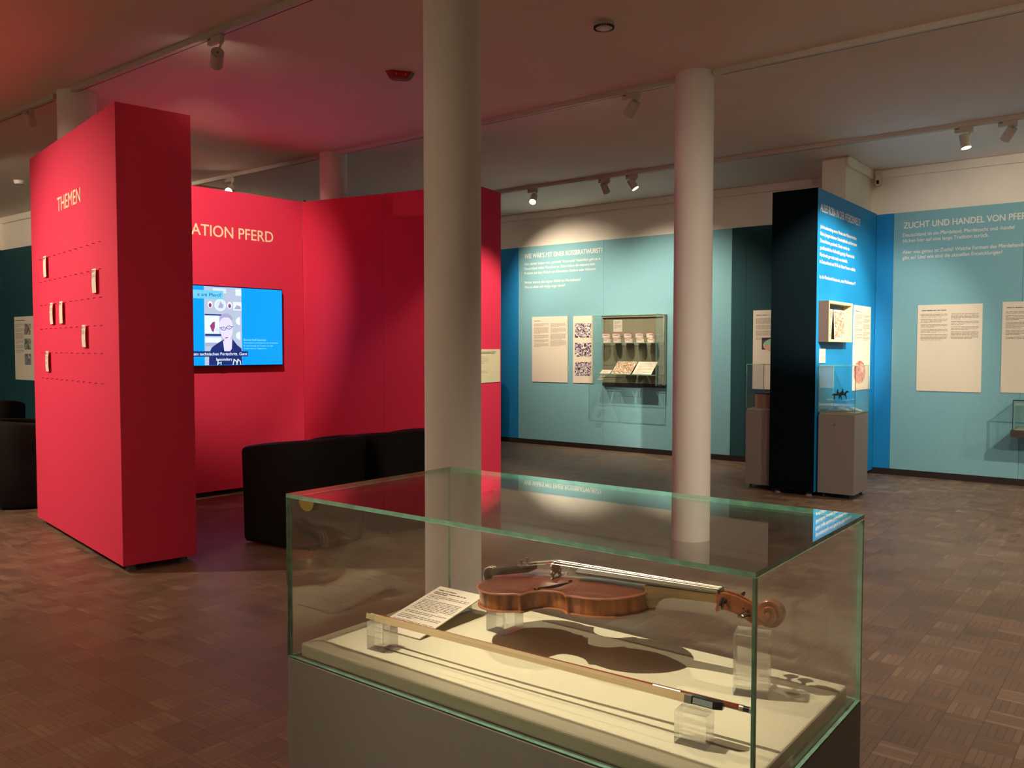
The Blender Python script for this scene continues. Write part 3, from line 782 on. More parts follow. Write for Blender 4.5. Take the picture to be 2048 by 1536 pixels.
# ------------------------------------------------------------------ wall showcase with tins
SX0, SX1, SY0, SZ0, SZ1 = -5.541, -4.675, 8.672, .826, 1.650
sc = thing('wall_showcase', 'wall mounted glass showcase with tins and open leaflets', 'showcase', (SX0, SY0, SZ0))
sw_, sd2, shh = SX1 - SX0, YB - SY0 - .004, SZ1 - SZ0
greyb = mat('showcase_back', (150, 146, 122), .7)
MB().box((0, sd2 - .03, .012), (sw_, sd2, shh)).build('back_board', greyb, parent=sc)
MB().box((sw_ - .022, sd2 - .055, 0), (sw_, sd2 - .0305, shh + .005)).box((0, sd2 - .055, shh - .02), (sw_ - .0225, sd2 - .0305, shh + .005)).build('side_strip', mat('showcase_strip', (205, 198, 170), .6), parent=sc)
MB().box((0, sd2 - .03, -.028), (sw_, sd2, .010)).build('bottom_bracket', mat('showcase_bracket', (36, 34, 36), .6), parent=sc)
glass_box(sc, 0, 0, .0, sw_, sd2 - .058, shh, .005)
zs1, zs2 = 1.322 - SZ0, .948 - SZ0
def shelf(z):
    mb = MB().box((.008, .03, z - .006), (sw_ - .008, sd2 - .06, z)); mb.mi = [0, 0, 1, 1, 1, 1]
    mb.build('glass_shelf', [M['glass'], M['gedge']], parent=sc)
shelf(zs1); shelf(zs2)
tinw = mat('tin_label_white', (238, 226, 214), .45); tinred = mat('tin_red', (205, 70, 52), .45); tinmetal = mat('tin_lid', (210, 120, 100), .35, metal=.3)
tins = []
def tin_can():
    t = thing('food_tin', 'x', 'tin', group='white and red food tins on the upper glass shelf')
    MB().cyl((0, 0, .001), (0, 0, .050), .0485, n=32).build('label_wrap', tinw, parent=t, smooth=True)
    MB().cyl((0, 0, .0502), (0, 0, .056), .0495, .047, n=32).build('lid', tinred, parent=t, smooth=True)
    MB().cyl((0, 0, 0), (0, 0, .0009), .049, n=32).build('rim', tinmetal, parent=t, smooth=True)
    mb = MB()
    for k in range(7):
        a0 = math.radians(235 + k * 9); a1 = math.radians(235 + k * 9 + 7)
        mb.add([(.0489 * math.cos(a0), .0489 * math.sin(a0), .028), (.0489 * math.cos(a1), .0489 * math.sin(a1), .028), (.0489 * math.cos(a1), .0489 * math.sin(a1), .037), (.0489 * math.cos(a0), .0489 * math.sin(a0), .037)], [(0, 1, 2, 3)])
    me = D.meshes.new('print'); me.from_pydata(mb.v, [], mb.f); me.materials.append(M['dink'])
    o = D.objects.new('print', me); COL.objects.link(o); o.parent = t
    return t
c0 = tin_can()
names = ['leftmost', 'second', 'middle', 'fourth', 'rightmost']
first = True
for k, px in enumerate((1213, 1233, 1256, 1279, 1301)):
    for lv in (0, 1):
        if first: t = c0; first = False
        else:
            t = c0.copy(); COL.objects.link(t)
            for ch in c0.children:
                c = ch.copy(); COL.objects.link(c); c.parent = t
        p = at_y(px, 680, 8.78)
        t.location = (p.x + (.012 if lv == 0 else 0), 8.78, 1.3225 + lv * .0565)
        t.rotation_euler = (0, 0, .1 * k + .3 * lv)
        t['label'] = '%s tin of the %s stack on the upper glass shelf' % ('upper' if lv else 'lower', names[k] if names[k] != 'second' and names[k] != 'fourth' else names[k] + ' from left')
def lean_card(name, label, x, w_, h, y, z, tilt, mt, cat):
    T = Matrix.Translation((x, y, z)) @ Matrix.Rotation(math.radians(90 - tilt), 4, 'X')
    t = thing(name, label, cat, T=T)
    MB().box((0, 0, 0), (w_, h, .004)).build('sheet', M['paper'], parent=t)
    if mt: MB().box((.006, .006, .004), (w_ - .006, h - .006, .0046)).build('print', mt, parent=t)
    else: printbars('print', .03, h - .03, w_ - .06, [2, 3, 4, 3], .012, t, z=.005, seed=5)
    return t
lean_card('picture_leaflet', 'brown illustrated leaflet leaning in the wall showcase', -5.295, .262, .215, 8.715, .950, 48, picmat('engraving', [(120, 80, 60), (225, 200, 170), (160, 115, 90), (240, 220, 195)], 24, 9), 'leaflet')
lean_card('text_leaflet', 'white printed leaflet leaning in the wall showcase', -5.010, .250, .215, 8.715, .950, 48, None, 'leaflet')
lean_card('caption_card', 'small white caption card at the left on the lower glass shelf', -5.455, .14, .075, 8.715, .950, 55, None, 'card')
t = thing('notice', 'small printed notice pinned inside the wall showcase', 'sign', T=frame(Vector((-5.385, YB - .0352, 1.455)), (1, 0, 0)))
MB().box((0, 0, 0), (.125, .145, .002)).build('sheet', M['paper'], parent=t)
printbars('print', .015, .13, .095, [3, 4], .012, t, z=.0025, seed=6)

# showcase at the right edge
rs = thing('table_showcase', 'low dark based glass showcase cut by the right edge', 'showcase', (-1.118, 8.56, .475))
MB().box((0, 0, 0), (.9, .375, .062)).build('base', mat('dark_base', (52, 40, 40), .6), parent=rs)
glass_box(rs, .02, .012, .066, .88, .372, .33, .005)
MB().box((.012, .005, .0622), (.018, .011, .33)).box((.018, .005, .322), (.88, .011, .33)).build('frame_bar', M['slot'], parent=rs)
MB().box((.03, .03, .0622), (.87, .35, .072)).build('display_top', M['clothedge'], parent=rs)

# detectors
pd = thing('motion_detector', 'small white motion detector under the ceiling in the corner by the pier', 'detector', (-2.345, 8.875, ZC - .165))
MB().box((-.025, -.02, 0), (.025, .055, .115)).build('housing', M['track'], parent=pd, bevel=.008)
MB().box((-.012, -.0225, .015), (.014, -.0202, .05)).build('window', M['slot'], parent=pd)
sp = at_z(1208, 45, ZC)
sd_ = thing('smoke_detector', 'round white slotted smoke detector on the ceiling right of the nearest column', 'smoke detector', (sp.x, sp.y, ZC))
MB().cyl((0, 0, 0), (0, 0, -.022), .055, .056, n=40).cyl((0, 0, -.022), (0, 0, -.032), .056, .044, n=40).build('housing', M['track'], parent=sd_, smooth=True)
mb = MB()
for k in range(28):
    a = 2 * math.pi * k / 28
    T = Matrix.Rotation(a, 4, 'Z')
    mb.box((.046, -.0025, -.0335), (.0565, .0025, -.0235), T=T)
mb.build('slots', M['slot'], parent=sd_)
MB().cyl((0, 0, -.032), (0, 0, -.038), .030, .026, n=32).build('cap', M['letter'], parent=sd_, smooth=True)
sp = at_z(40, 362, ZC)
o = MB().cyl((0, 0, 0), (0, 0, -.035), .06, .05, n=32).build('smoke_detector', M['track'], smooth=True)
o.location = (sp.x, sp.y, ZC); tag(o, 'small round detector on the ceiling at the far left', 'smoke detector')
sg_ = thing('ceiling_sensor', 'small angled grey and red box on the ceiling left of the nearest column', 'sensor', (-3.985, 3.93, ZC), .95)
hexp = [(-.095, -.03), (-.06, -.055), (.06, -.055), (.095, -.03), (.06, .04), (-.06, .04)]
vs = [(a, b, 0) for a, b in hexp] + [(a * .72, b * .6 - .01, -.045) for a, b in hexp]
MB().add(vs, [tuple(range(6)), tuple(range(6, 12))] + [(i, (i + 1) % 6, 6 + (i + 1) % 6, 6 + i) for i in range(6)]).build('housing', M['plinth'], parent=sg_)
MB().box((-.07, -.058, -.006), (.07, -.0555, 0)).add([(-.097, -.032, -.001), (-.062, -.058, -.001), (-.045, -.042, -.047), (-.070, -.030, -.047)], [(0, 1, 2, 3)]).add([(-.062, -.058, -.001), (.062, -.058, -.001), (.045, -.042, -.047), (-.045, -.042, -.047)], [(0, 1, 2, 3)]).build('red_face', M['redlens'], parent=sg_)
MB().cyl((-.03, -.053, -.02), (-.03, -.058, -.02), .004, n=8).cyl((.03, -.053, -.02), (.03, -.058, -.02), .004, n=8).build('led', M['letter'], parent=sg_)

# ------------------------------------------------------------------ tub chairs
def tub_chair(x, y, rz, label, w_=.64, d=.62, hb=.69, ha=.62):
    """back points to +x before turning; shell is a U in plan"""
    t = thing('tub_chair', label, 'chair', (x, y, 0), rz, group='black tub chairs')
    rows = []
    n = 40; tk = .085
    def plan(f, off, flare=1.0):
        # f 0..1 : from the front end of one arm round the back to the other arm
        hw = w_ / 2 * flare - off; R = min(hw, .26); L = d * .52
        xf = -d / 2; xb = d / 2 * (1 + (flare - 1) * .8) - off
        seg1 = (xb - R) - xf; arc = math.pi / 2 * R; mid = 2 * (hw - R)
        tot = 2 * seg1 + 2 * arc + mid; s = f * tot
        if s < seg1: return (xf + s, -hw)
        s -= seg1
        if s < arc: a = s / R; return (xb - R + R * math.sin(a), -hw + R - R * math.cos(a))
        s -= arc
        if s < mid: return (xb, -hw + R + s)
        s -= mid
        if s < arc: a = s / R; return (xb - R + R * math.cos(a), hw - R + R * math.sin(a))
        s -= arc
        return (xb - R - s, hw)
    for i in range(n + 1):
        f = i / n
        zt = ha + (hb - ha) * math.sin(math.pi * f) ** .8
        prof = []
        for zz, off, fl_ in ((.014, .012, .95), (.04, 0, .955), (.30, 0, .97), (.5, 0, .99), (zt - .03, 0, 1.0), (zt - .008, .008, 1.0), (zt, .028, 1.0), (zt, tk - .022, 1.0), (zt - .01, tk - .006, 1.0), (zt - .04, tk, 1.0), (.40, tk, .98), (.16, tk, .96), (.014, tk, .95)):
            px, py = plan(f, off, fl_); prof.append((px, py, zz))
        rows.append(prof)
    mb = MB().grid(rows, closed=True)
    mb.add(rows[0], [tuple(range(len(rows[0])))]); mb.add(rows[-1], [tuple(range(len(rows[-1])))])
    mb.build('shell', M['blackfab'], parent=t, smooth=True)
    MB().box((-d / 2 + .005, -w_ / 2 + .09, .08), (d / 2 - .10, w_ / 2 - .09, .30)).build('seat_base', M['blackfab'], parent=t, bevel=.015)
    MB().box((-d / 2 - .01, -w_ / 2 + .092, .302), (d / 2 - .11, w_ / 2 - .092, .42)).build('seat_cushion', M['blackfab'], parent=t, bevel=.035, seg=4)
    for a, b in ((-.24, -.22), (-.24, .22), (.20, -.2), (.20, .2)):
        MB().cyl((a, b, 0), (a, b, .036), .02, .024, n=14).build('foot', M['slot'], parent=t)
    return t
tub_chair(-4.40, 3.54, 0.06, 'nearer black tub chair right of the red box wall, seen from behind')
tub_chair(-4.36, 4.20, -0.04, 'farther black tub chair next to the nearest column, seen from behind')
tub_chair(-7.26, 2.98, -1.9, 'black tub chair showing left of the red box wall')
p = at_z(-6, 925, 0)
tub_chair(p.x - .25, p.y, -.6, 'black tub chair cut by the far left edge of the view')

# ------------------------------------------------------------------ large glass case
CX0, CX1, CY0, CY1 = -1.342, -.4045, 1.013, 1.4839
CZ0, CZ1 = .655, .9712
cs = thing('display_case', 'large grey plinth case with a glass hood over violin and bow', 'display case', (CX0, CY0, 0))
cw, cd = CX1 - CX0, CY1 - CY0
MB().box((0, 0, .05), (cw, cd, CZ0 - .003)).build('plinth_body', M['pushplinth'], parent=cs, bevel=.0015)
for a, b in ((.06, .06), (cw - .06, .06), (.06, cd - .06), (cw - .06, cd - .06)):
    MB().cyl((a, b, 0), (a, b, .05), .02, .014, n=16).build('foot', M['slot'], parent=cs)
glass_box(cs, 0, 0, CZ0, cw, cd, CZ1, .007)
DZ = .68
MB().box((.020, .016, CZ0 - .0028), (cw - .018, cd - .016, DZ)).build('felt_deck', M['cloth'], parent=cs, bevel=.005, seg=3)
MB().box((cw - .006 - .003, .115, CZ0 + .001), (cw - .0075, .165, CZ0 + .018)).build('lock', M['metal'], parent=cs)
gold = mat('gold_half_disk', (150, 128, 66), .4)  # gold half disks on the front and back panes, below the top edge
p = at_y(613, 998, CY0)
for nm, yy, xx in (('front', -.0006, p.x - CX0), ('back', cd - .0075, .075)):
    mb = MB(); pts = ell(xx, CZ1 - .0075, .0215, .0155 + .004, 24, 180, 360)
    mb.prism(pts, yy, yy + .0004, lambda a, b, n: (a, n, b)); mb.build('pane_half_disk', gold, parent=cs)

# acrylic blocks
def block(near, left, right, h, label, wd=None, dp=None):
    near, left, right = Vector(near), Vector(left), Vector(right)
    a = left - near; b = right - near
    yaw = math.atan2(-a.y, -a.x)
    W_ = wd or a.length; Dp = dp or b.length
    # box from near corner: local -x toward left, +y toward back
    mb = MB().box((-W_, 0, 0), (0, Dp, h))
    o = mb.build('acrylic_block', M['acryl'], bevel=.0008, seg=1)
    o.location = (near.x, near.y, DZ + .0004); o.rotation_euler = (0, 0, yaw)
    return tag(o, label, 'block')
block((-1.1525, 1.0873, 0), (-1.1961, 1.0834, 0), (-1.1538, 1.1302, 0), .052, 'clear acrylic cube under the tip of the bow', .042, .042)
block((-.5091, 1.0992, 0), (-.5588, 1.0953, 0), (-.5071, 1.1298, 0), .0485, 'clear acrylic cube under the frog of the bow', .048, .034)
block((-1.0359, 1.3015, 0), (-1.0871, 1.3072, 0), (-1.0357, 1.367, 0), .054, 'low clear acrylic block under the violin body', .050, .058)
block((-.5055, 1.3241, 0), (-.5605, 1.3092, 0), (-.5085, 1.3699, 0), .1015, 'tall clear acrylic block under the violin scroll', .056, .046)

# caption sheet leaning beside the violin
tl = math.atan2(.036, .208)
T = Matrix.Translation((-1.274, 1.176, DZ + .0015)) @ Matrix.Rotation(.035, 4, 'Z') @ Matrix.Rotation(tl, 4, 'X')
ca = thing('caption_sheet', 'white printed text sheet leaning on the felt beside the violin', 'sheet', T=T)
wC, hC = .125, .210
MB().box((0, 0, 0), (wC, hC, .0022)).build('sheet', M['paper'], parent=ca)
text('heading', 'Geige und Bogen', .010, hC - .019, .052, .0042, M['dink'], ca, bold=.04, z=.0026)
printbars('print', .010, hC - .0255, .085, [2], .0068, ca, M['dink'], z=.0026, seed=12, th=.5)
printbars('print', .010, hC - .043, .108, [3, 8, 2, 3, 3, 1], .0060, ca, M['dink'], z=.0026, seed=13, th=.3)
MB().prism([(.05, 0), (.205, 0), (.205, -.034)], .035, .09, lambda a, b, n: (n, a, b - .0004)).build('wedge_support', M['acryl'], parent=ca)

# ------------------------------------------------------------------ violin
VT = Matrix.Translation((-1.0778, 1.3088, .7507)) @ Matrix.Rotation(.1189, 4, 'Z') @ Matrix.Rotation(-.0819, 4, 'Y') @ Matrix.Rotation(-.0052, 4, 'X') @ Matrix.Scale(.98, 4)
vt = thing('violin', 'old reddish brown violin lying on clear acrylic blocks in the glass case', 'violin', T=VT)
varn = wood('violin_varnish_top', (72, 34, 22), (104, 56, 38), .28, (3, 90, 20), .45)
flame = wood('violin_varnish_rib', (84, 34, 12), (190, 112, 44), .26, (70, 12, 12), .5)
vedge = wood('violin_edge', (132, 72, 46), (176, 112, 78), .3, (8, 40, 40), .5)
neckw = wood('violin_neck_wood', (96, 78, 44), (168, 134, 78), .45, (10, 60, 60), .1)
ebony = mat('ebony', (16, 14, 15), .22, coat=.3)
fbm = mat('fingerboard_ebony', (98, 93, 80), .5)
pegm = mat('dark_peg_wood', (48, 24, 24), .2, coat=.5)
maple = mat('bridge_maple', (150, 112, 84), .45)
strm = mat('silver_string', (214, 200, 176), .3, metal=.85)
scrollw = wood('scroll_varnish', (110, 50, 20), (178, 100, 48), .3, (30, 50, 50), .4)
def catmull(pts, n=8):
    out = []
    P = [pts[0]] + list(pts) + [pts[-1]]
    for i in range(1, len(P) - 2):
        p0, p1, p2, p3 = P[i - 1], P[i], P[i + 1], P[i + 2]
        for k in range(n):
            t = k / n
            out.append(tuple(.5 * ((2 * p1[j]) + (-p0[j] + p2[j]) * t + (2 * p0[j] - 5 * p1[j] + 4 * p2[j] - p3[j]) * t * t + (-p0[j] + 3 * p1[j] - 3 * p2[j] + p3[j]) * t ** 3) for j in range(len(p1))))
    out.append(tuple(pts[-1])); return out
low = [(0, .000), (.0015, .022), (.006, .044), (.018, .068), (.038, .088), (.058, .098), (.078, .1025), (.098, .1005), (.113, .095), (.123, .0925), (.1315, .0955)]
mid_ = [(.1345, .0925), (.139, .080), (.147, .0665), (.160, .0575), (.178, .0545), (.196, .0575), (.208, .065), (.216, .0735), (.2205, .0800)]
upp = [(.2245, .0815), (.229, .0775), (.240, .0795), (.256, .0835), (.272, .0845), (.290, .0825), (.308, .0765), (.326, .064), (.340, .048), (.350, .030), (.3545, .014), (.3555, .000)]
def outline(inset=0.0, n=6):
    L = catmull(low, n) + catmull(mid_, n) + catmull(upp, n)
    L = [(a, max(0.0, b)) for a, b in L]
    if inset:
        c = []
        for i, (a, b) in enumerate(L):
            a0, b0 = L[max(0, i - 1)]; a1, b1 = L[min(len(L) - 1, i + 1)]
            dx, dy = a1 - a0, b1 - b0; l = math.hypot(dx, dy) or 1
            nx, ny = dy / l, -dx / l
            c.append((a + nx * inset, max(0.0, b + ny * inset)))
        c[0] = (L[0][0] + inset, 0); c[-1] = (L[-1][0] - inset, 0)
        L = c
    return L
OUT = outline()
full = OUT + [(a, -b) for a, b in OUT[-2:0:-1]]
def wat(x):
    for (a0, b0), (a1, b1) in zip(OUT[:-1], OUT[1:]):
        if min(a0, a1) <= x <= max(a0, a1) and a1 != a0:
            return b0 + (b1 - b0) * (x - a0) / (a1 - a0)
    return .001
def arch(x, y, H):
    f = math.sin(math.pi * min(1, max(0, x / .3555))) ** .75
    ww = {0: 1}; wv = max(wat(x), .01)
    # arching follows a widened waist so that it stays smooth through the C bouts
    v = min(1.0, abs(y) / wv)
    c = (0.5 + 0.5 * math.cos(math.pi * v ** 1.15))
    return H * f * c
def plate(z0, th, H, sgn, mt, name):
    """ring-shrunk surface from outline to spine"""
    mb = MB(); n = len(OUT); K = 9
    # rim
    ring = []
    def zz(x, y): return z0 + sgn * (th + arch(x, y, H) if True else 0)
    for side in (1, -1):
        rows = []
        for (a, b) in OUT:
            r = [(a, side * b, z0), (a, side * b, z0 + sgn * th * .55)]
            for k in range(K + 1):
                q = 1 - k / K
                y = side * b * q
                bb = b * q
                aa = a
                if k == 0: r.append((a, side * b * .985, z0 + sgn * th))
                else: r.append((aa, y, z0 + sgn * (th - .0008 * (1 if k == 1 else 0) + arch(a, bb if b > 0 else 0, H))))
            r.append((a, 0, z0))
            rows.append(r)
        mb.grid(rows, closed=True)
    return mb.build(name, mt, parent=vt, smooth=True)
RIB0, RIB1 = .0035, .0325
plate(RIB1, .0038, .0145, 1, varn, 'top_plate')
plate(RIB0, .0035, .0125, -1, vedge, 'back_plate')
ins = outline(.0028)
rib = MB(); loop = ins + [(a, -b) for a, b in ins[-2:0:-1]]
rib.grid([[(a, b, RIB0) for a, b in loop], [(a, b, RIB1) for a, b in loop]], closed=True)
rib.build('ribs', flame, parent=vt, smooth=True)
# rounded light edge bead (purfling edge) on both plates
for zz_, nm in ((RIB1 + .0022, 'top_edge'), (RIB0 - .0018, 'back_edge')):
    pts = [(a, b, zz_) for a, b in full]
    MB().tube(pts + [pts[0]], .0019, n=8).build(nm, vedge, parent=vt, smooth=True)
def topz(x, y): return RIB1 + .0038 + arch(x, abs(y), .0145)
# f holes
def fhole(side):
    spine = [(.143, .058, .0014), (.148, .0605, .0018), (.1515, .057, .0016), (.149, .052, .0013), (.154, .0475, .0014), (.165, .043, .0024), (.175, .0385, .0030), (.185, .034, .0026), (.197, .0285, .0015), (.204, .0240, .0013), (.2025, .0195, .0016), (.1985, .0195, .0018)]
    sp_ = catmull(spine, 5); L_, R_ = [], []
    for i, (a, b, wd_) in enumerate(sp_):
        a0, b0, _ = sp_[max(0, i - 1)]; a1, b1, _ = sp_[min(len(sp_) - 1, i + 1)]
        dx, dy = a1 - a0, b1 - b0; l = math.hypot(dx, dy) or 1; nx, ny = -dy / l, dx / l
        for lst, sg2 in ((L_, 1), (R_, -1)):
            x, y = a + nx * wd_ * 1.7 * sg2, b + ny * wd_ * 1.7 * sg2
            lst.append((x, side * y, topz(x, y) + .0003))
    mb = MB(); mb.grid([L_, R_])
    for a, b, r in ((.1445, .0585, .0032), (.1995, .0205, .0026)):
        pts = [(a + r * math.cos(t * .5236), side * (b + r * math.sin(t * .5236))) for t in range(12)]
        mb.add([(x, y, topz(x, abs(y)) + .0004) for x, y in pts], [tuple(range(12))])
    me = D.meshes.new('f_hole'); me.from_pydata(mb.v, [], mb.f); me.materials.append(mat('f_hole_dark', (10, 5, 3), .9, spec=0))
    o = D.objects.new('f_hole', me); COL.objects.link(o); o.parent = vt
fhole(1); fhole(-1)
# neck with heel
rows = []
for x, hw, zt, zb in ((.352, .0165, .0475, -.001), (.358, .0165, .0470, .000), (.364, .0160, .0468, .006), (.372, .0145, .0465, .016), (.382, .0135, .0460, .0225), (.400, .0130, .0450, .0250), (.440, .0122, .0425, .0235), (.470, .0116, .0405, .0220), (.486, .0115, .0395, .0200)):
    r = []
    for k in range(13):
        a = math.pi * k / 12
        r.append((x, hw * math.cos(a), zb + (zt - zb) * (1 - math.sin(a) ** .8) if 0 < k < 12 else zt))
    rows.append(r)
mb = MB().grid(rows, closed=True); mb.add(rows[0], [tuple(range(13))]); mb.add(rows[-1], [tuple(range(13))])
mb.build('neck', neckw, parent=vt, smooth=True)
MB().prism([(.350, .0105), (.3585, .0105), (.362, .006), (.363, 0), (.362, -.006), (.3585, -.0105), (.350, -.0105)], -.0005, RIB0 - .0005, lambda a, b, n: (a, b, n)).build('button', vedge, parent=vt)
# fingerboard
def fbz(x): return .0462 + (.485 - x) * .0925
rows = []
for i in range(15):
    x = .214 + (.486 - .214) * i / 14; hw = .0208 + (.0120 - .0208) * i / 14
    tz = fbz(x); r = []
    for k in range(9):
        y = hw * (1 - 2 * k / 8); r.append((x, y, tz - y * y / (2 * .042)))
    e0 = tz - hw * hw / .084
    under = .0068 if x < .36 else .0052
    r += [(x, -hw * .98, e0 - .0035), (x, -hw * .55, e0 - under), (x, hw * .55, e0 - under), (x, hw * .98, e0 - .0035)]
    rows.append(r)
mb = MB().grid(rows, closed=True); mb.add(rows[0], [tuple(range(13))]); mb.add(rows[-1], [tuple(range(13))])
mb.build('fingerboard', fbm, parent=vt, smooth=True)
MB().box((.486, -.0118, .040), (.4915, .0118, .0480)).build('nut', ebony, parent=vt, bevel=.001)
# bridge cut from a plate with feet and openings
def shape2d(name, polys, depth, mt, parent, Tm):
    cu = D.curves.new(name, 'CURVE'); cu.dimensions = '2D'; cu.fill_mode = 'BOTH'; cu.extrude = depth / 2
    for pl in polys:
        sp2 = cu.splines.new('POLY'); sp2.points.add(len(pl) - 1); sp2.use_cyclic_u = True
        for q, (a, b) in zip(sp2.points, pl): q.co = (a, b, 0, 1)
    ob = D.objects.new('tmp', cu); COL.objects.link(ob); bpy.context.view_layer.update()
    me = D.meshes.new_from_object(ob.evaluated_get(bpy.context.evaluated_depsgraph_get())); D.objects.remove(ob)
    me.name = name; me.materials.clear(); me.materials.append(mt)
    o = D.objects.new(name, me); COL.objects.link(o); o.parent = parent; o.matrix_local = Tm; return o
half = [(0, .0335), (.006, .0330), (.012, .0312), (.0178, .0282), (.0192, .0262), (.0180, .0225), (.0150, .0200), (.0148, .0178), (.0185, .0165), (.0205, .0140), (.0198, .0105), (.0165, .0085), (.0175, .0050), (.0212, .0022), (.0212, .0), (.0098, .0), (.0100, .0022), (.0125, .0048), (.0100, .0078), (.0050, .0095), (0, .0100)]
bpoly = half + [(-a, b) for a, b in half[-2:0:-1]]
heart = [(0, .0165), (.0022, .0185), (.0034, .0205), (.0028, .0222), (.0012, .0222), (0, .0208), (-.0012, .0222), (-.0028, .0222), (-.0034, .0205), (-.0022, .0185)]
kid = [ell(sx * .0125, .0128, .0036, .0024, 14) for sx in (1, -1)]
bz = topz(.160, .015) - .0022
Tb = Matrix.Translation((.160, 0, bz)) @ Matrix.Rotation(math.pi / 2, 4, 'Z') @ Matrix.Rotation(math.pi / 2, 4, 'X')
shape2d('bridge', [bpoly, heart] + kid, .0036, maple, vt, Tb)
bt = bz + .0335
sy = [-.0165, -.0056, .0056, .0165]
def bridge_h(y): return bt + .0006 - y * y / (2 * .052)
# tailpiece
rows = []
for i in range(13):
    f = i / 12; x = .004 + (.108 - .004) * f; hw = .0078 + (.0215 - .0078) * f ** .8
    if f > .93: hw *= 1 - (f - .93) * 2.2
    zt = .0535 + .0155 * f; r = []
    for k in range(7):
        y = hw * (1 - 2 * k / 6); r.append((x, y, zt + .0055 * (1 - (y / hw) ** 2) * (.5 + .5 * f)))
    r += [(x, -hw * .9, zt - .010), (x, hw * .9, zt - .010)]
    rows.append(r)
mb = MB().grid(rows, closed=True); mb.add(rows[0], [tuple(range(9))]); mb.add(rows[-1], [tuple(range(9))])
mb.build('tailpiece', ebony, parent=vt, smooth=True)
# end block of the tailpiece over the saddle, with tailgut and button
MB().prism([(-.0035, .0335), (.004, .0375), (.012, .046), (.012, .0575), (.004, .0595), (-.003, .0560), (-.006, .046)], -.009, .009, lambda a, b, n: (a, n, b)).build('saddle', ebony, parent=vt, bevel=.0025)
MB().cyl((-.002, 0, .020), (-.016, 0, .020), .0045, .0065, n=18).build('end_button', ebony, parent=vt, smooth=True)
MB().tube([(.018, .005, .0600), (.006, .005, .0612), (-.004, .004, .057), (-.009, .003, .040), (-.010, .002, .022)], .0011, n=6).tube([(.018, -.005, .0600), (.006, -.005, .0612), (-.004, -.004, .057), (-.009, -.003, .040), (-.010, -.002, .022)], .0011, n=6).build('tailgut', mat('pale_gut', (205, 195, 170), .4), parent=vt, smooth=True)
for y in (-.0120, .0085):
    mb = MB().box((.080, y - .003, .0685), (.100, y + .003, .0715)).cyl((.090, y, .071), (.090, y, .079), .0016, n=10).cyl((.090, y, .0785), (.090, y, .0815), .0036, n=14)
    mb.box((.098, y - .0025, .066), (.104, y + .0025, .0735))
    mb.build('fine_tuner', M['metal'], parent=vt)
# strings
for k, y in enumerate(sy):
    tx = .104; ty = y * .95
    tz = .0535 + .0155 + .0055 * (1 - (min(abs(ty), .02) / .0215) ** 2) + .0005
    yn = y * .5
    pts = [(tx, ty, tz), (.160, y, bridge_h(y))]
    pts.append((.4885, yn, .0487 - yn * yn / .084 + .0004))
    pts.append((.505 + .011 * k, yn * .35, .0375 - .007 * k))
    MB().tube(pts, .00052 - .00007 * k, n=6).build('string', strm, parent=vt)
# red silk on one string
a = Vector((.104, sy[0] * .95, .0715)); b = Vector((.160, sy[0], bridge_h(sy[0])))
MB().cyl(a.lerp(b, .8), a.lerp(b, .93), .0010, n=8).build('string_silk', mat('red_silk', (200, 40, 24), .6), parent=vt)
# pegbox: two cheeks, floor, and scroll spiral
cheek = [(.4835, .0440), (.500, .0432), (.518, .0388), (.535, .0312), (.548, .0225), (.558, .0140), (.563, .0040), (.560, -.0080), (.551, -.0110), (.540, -.0065), (.527, .0020), (.512, .0090), (.500, .0125), (.492, .0130), (.4815, .0085), (.4805, .0150), (.4835, .0210)]
for s_ in (1, -1):
    def ax_(a, b, n, s_=s_): return (a, s_ * (n + (.0120 - .0060 * (a - .483) / .08)), b)
    MB().prism(cheek, -.0042, 0, ax_).build('pegbox_cheek', scrollw, parent=vt, bevel=.0008)
MB().prism([(.4835, .0210), (.4815, .0085), (.492, .0130), (.500, .0125), (.512, .0090), (.527, .0020), (.540, -.0065), (.551, -.0110), (.560, -.0080), (.563, .0040), (.558, .0140), (.549, .0100), (.540, .0080), (.527, .0150), (.512, .0200), (.497, .0230)], -.0068, .0068, lambda a, b, n: (a, n, b)).build('pegbox_floor', scrollw, parent=vt)
SCx, SCz = .5735, .0130
rows = []; turns = 2.35; nn_ = 96
for i in range(nn_ + 1):
    f = i / nn_; th = math.radians(-128) + f * turns * 2 * math.pi
    r = .0265 * (1 - f) ** .85 * .83 + .0045
    t_ = .0068 * (1 - f) + .0028
    hw = .0062 + .0135 * min(1, f * 1.25) ** .8
    c_, s2 = math.cos(th), math.sin(th)
    ro, ri = r, max(.0004, r - t_)
    rows.append([(SCx + ro * c_, hw * .93, SCz + ro * s2), (SCx + (ro - .0008) * c_, hw, SCz + (ro - .0008) * s2), (SCx + ri * c_, hw, SCz + ri * s2), (SCx + ri * c_, -hw, SCz + ri * s2), (SCx + (ro - .0008) * c_, -hw, SCz + (ro - .0008) * s2), (SCx + ro * c_, -hw * .93, SCz + ro * s2)])
mb = MB().grid(rows, closed=True); mb.add(rows[0], [tuple(range(6))]); mb.add(rows[-1], [tuple(range(6))])
mb.build('scroll', scrollw, parent=vt, smooth=True)
MB().cyl((SCx, -.0062, SCz), (SCx, .0062, SCz), .0205, n=40).cyl((SCx, -.0145, SCz), (SCx, .0145, SCz), .0125, n=32).cyl((SCx, -.0212, SCz), (SCx, .0212, SCz), .0048, .0048, n=24).build('scroll_core', scrollw, parent=vt, smooth=True)
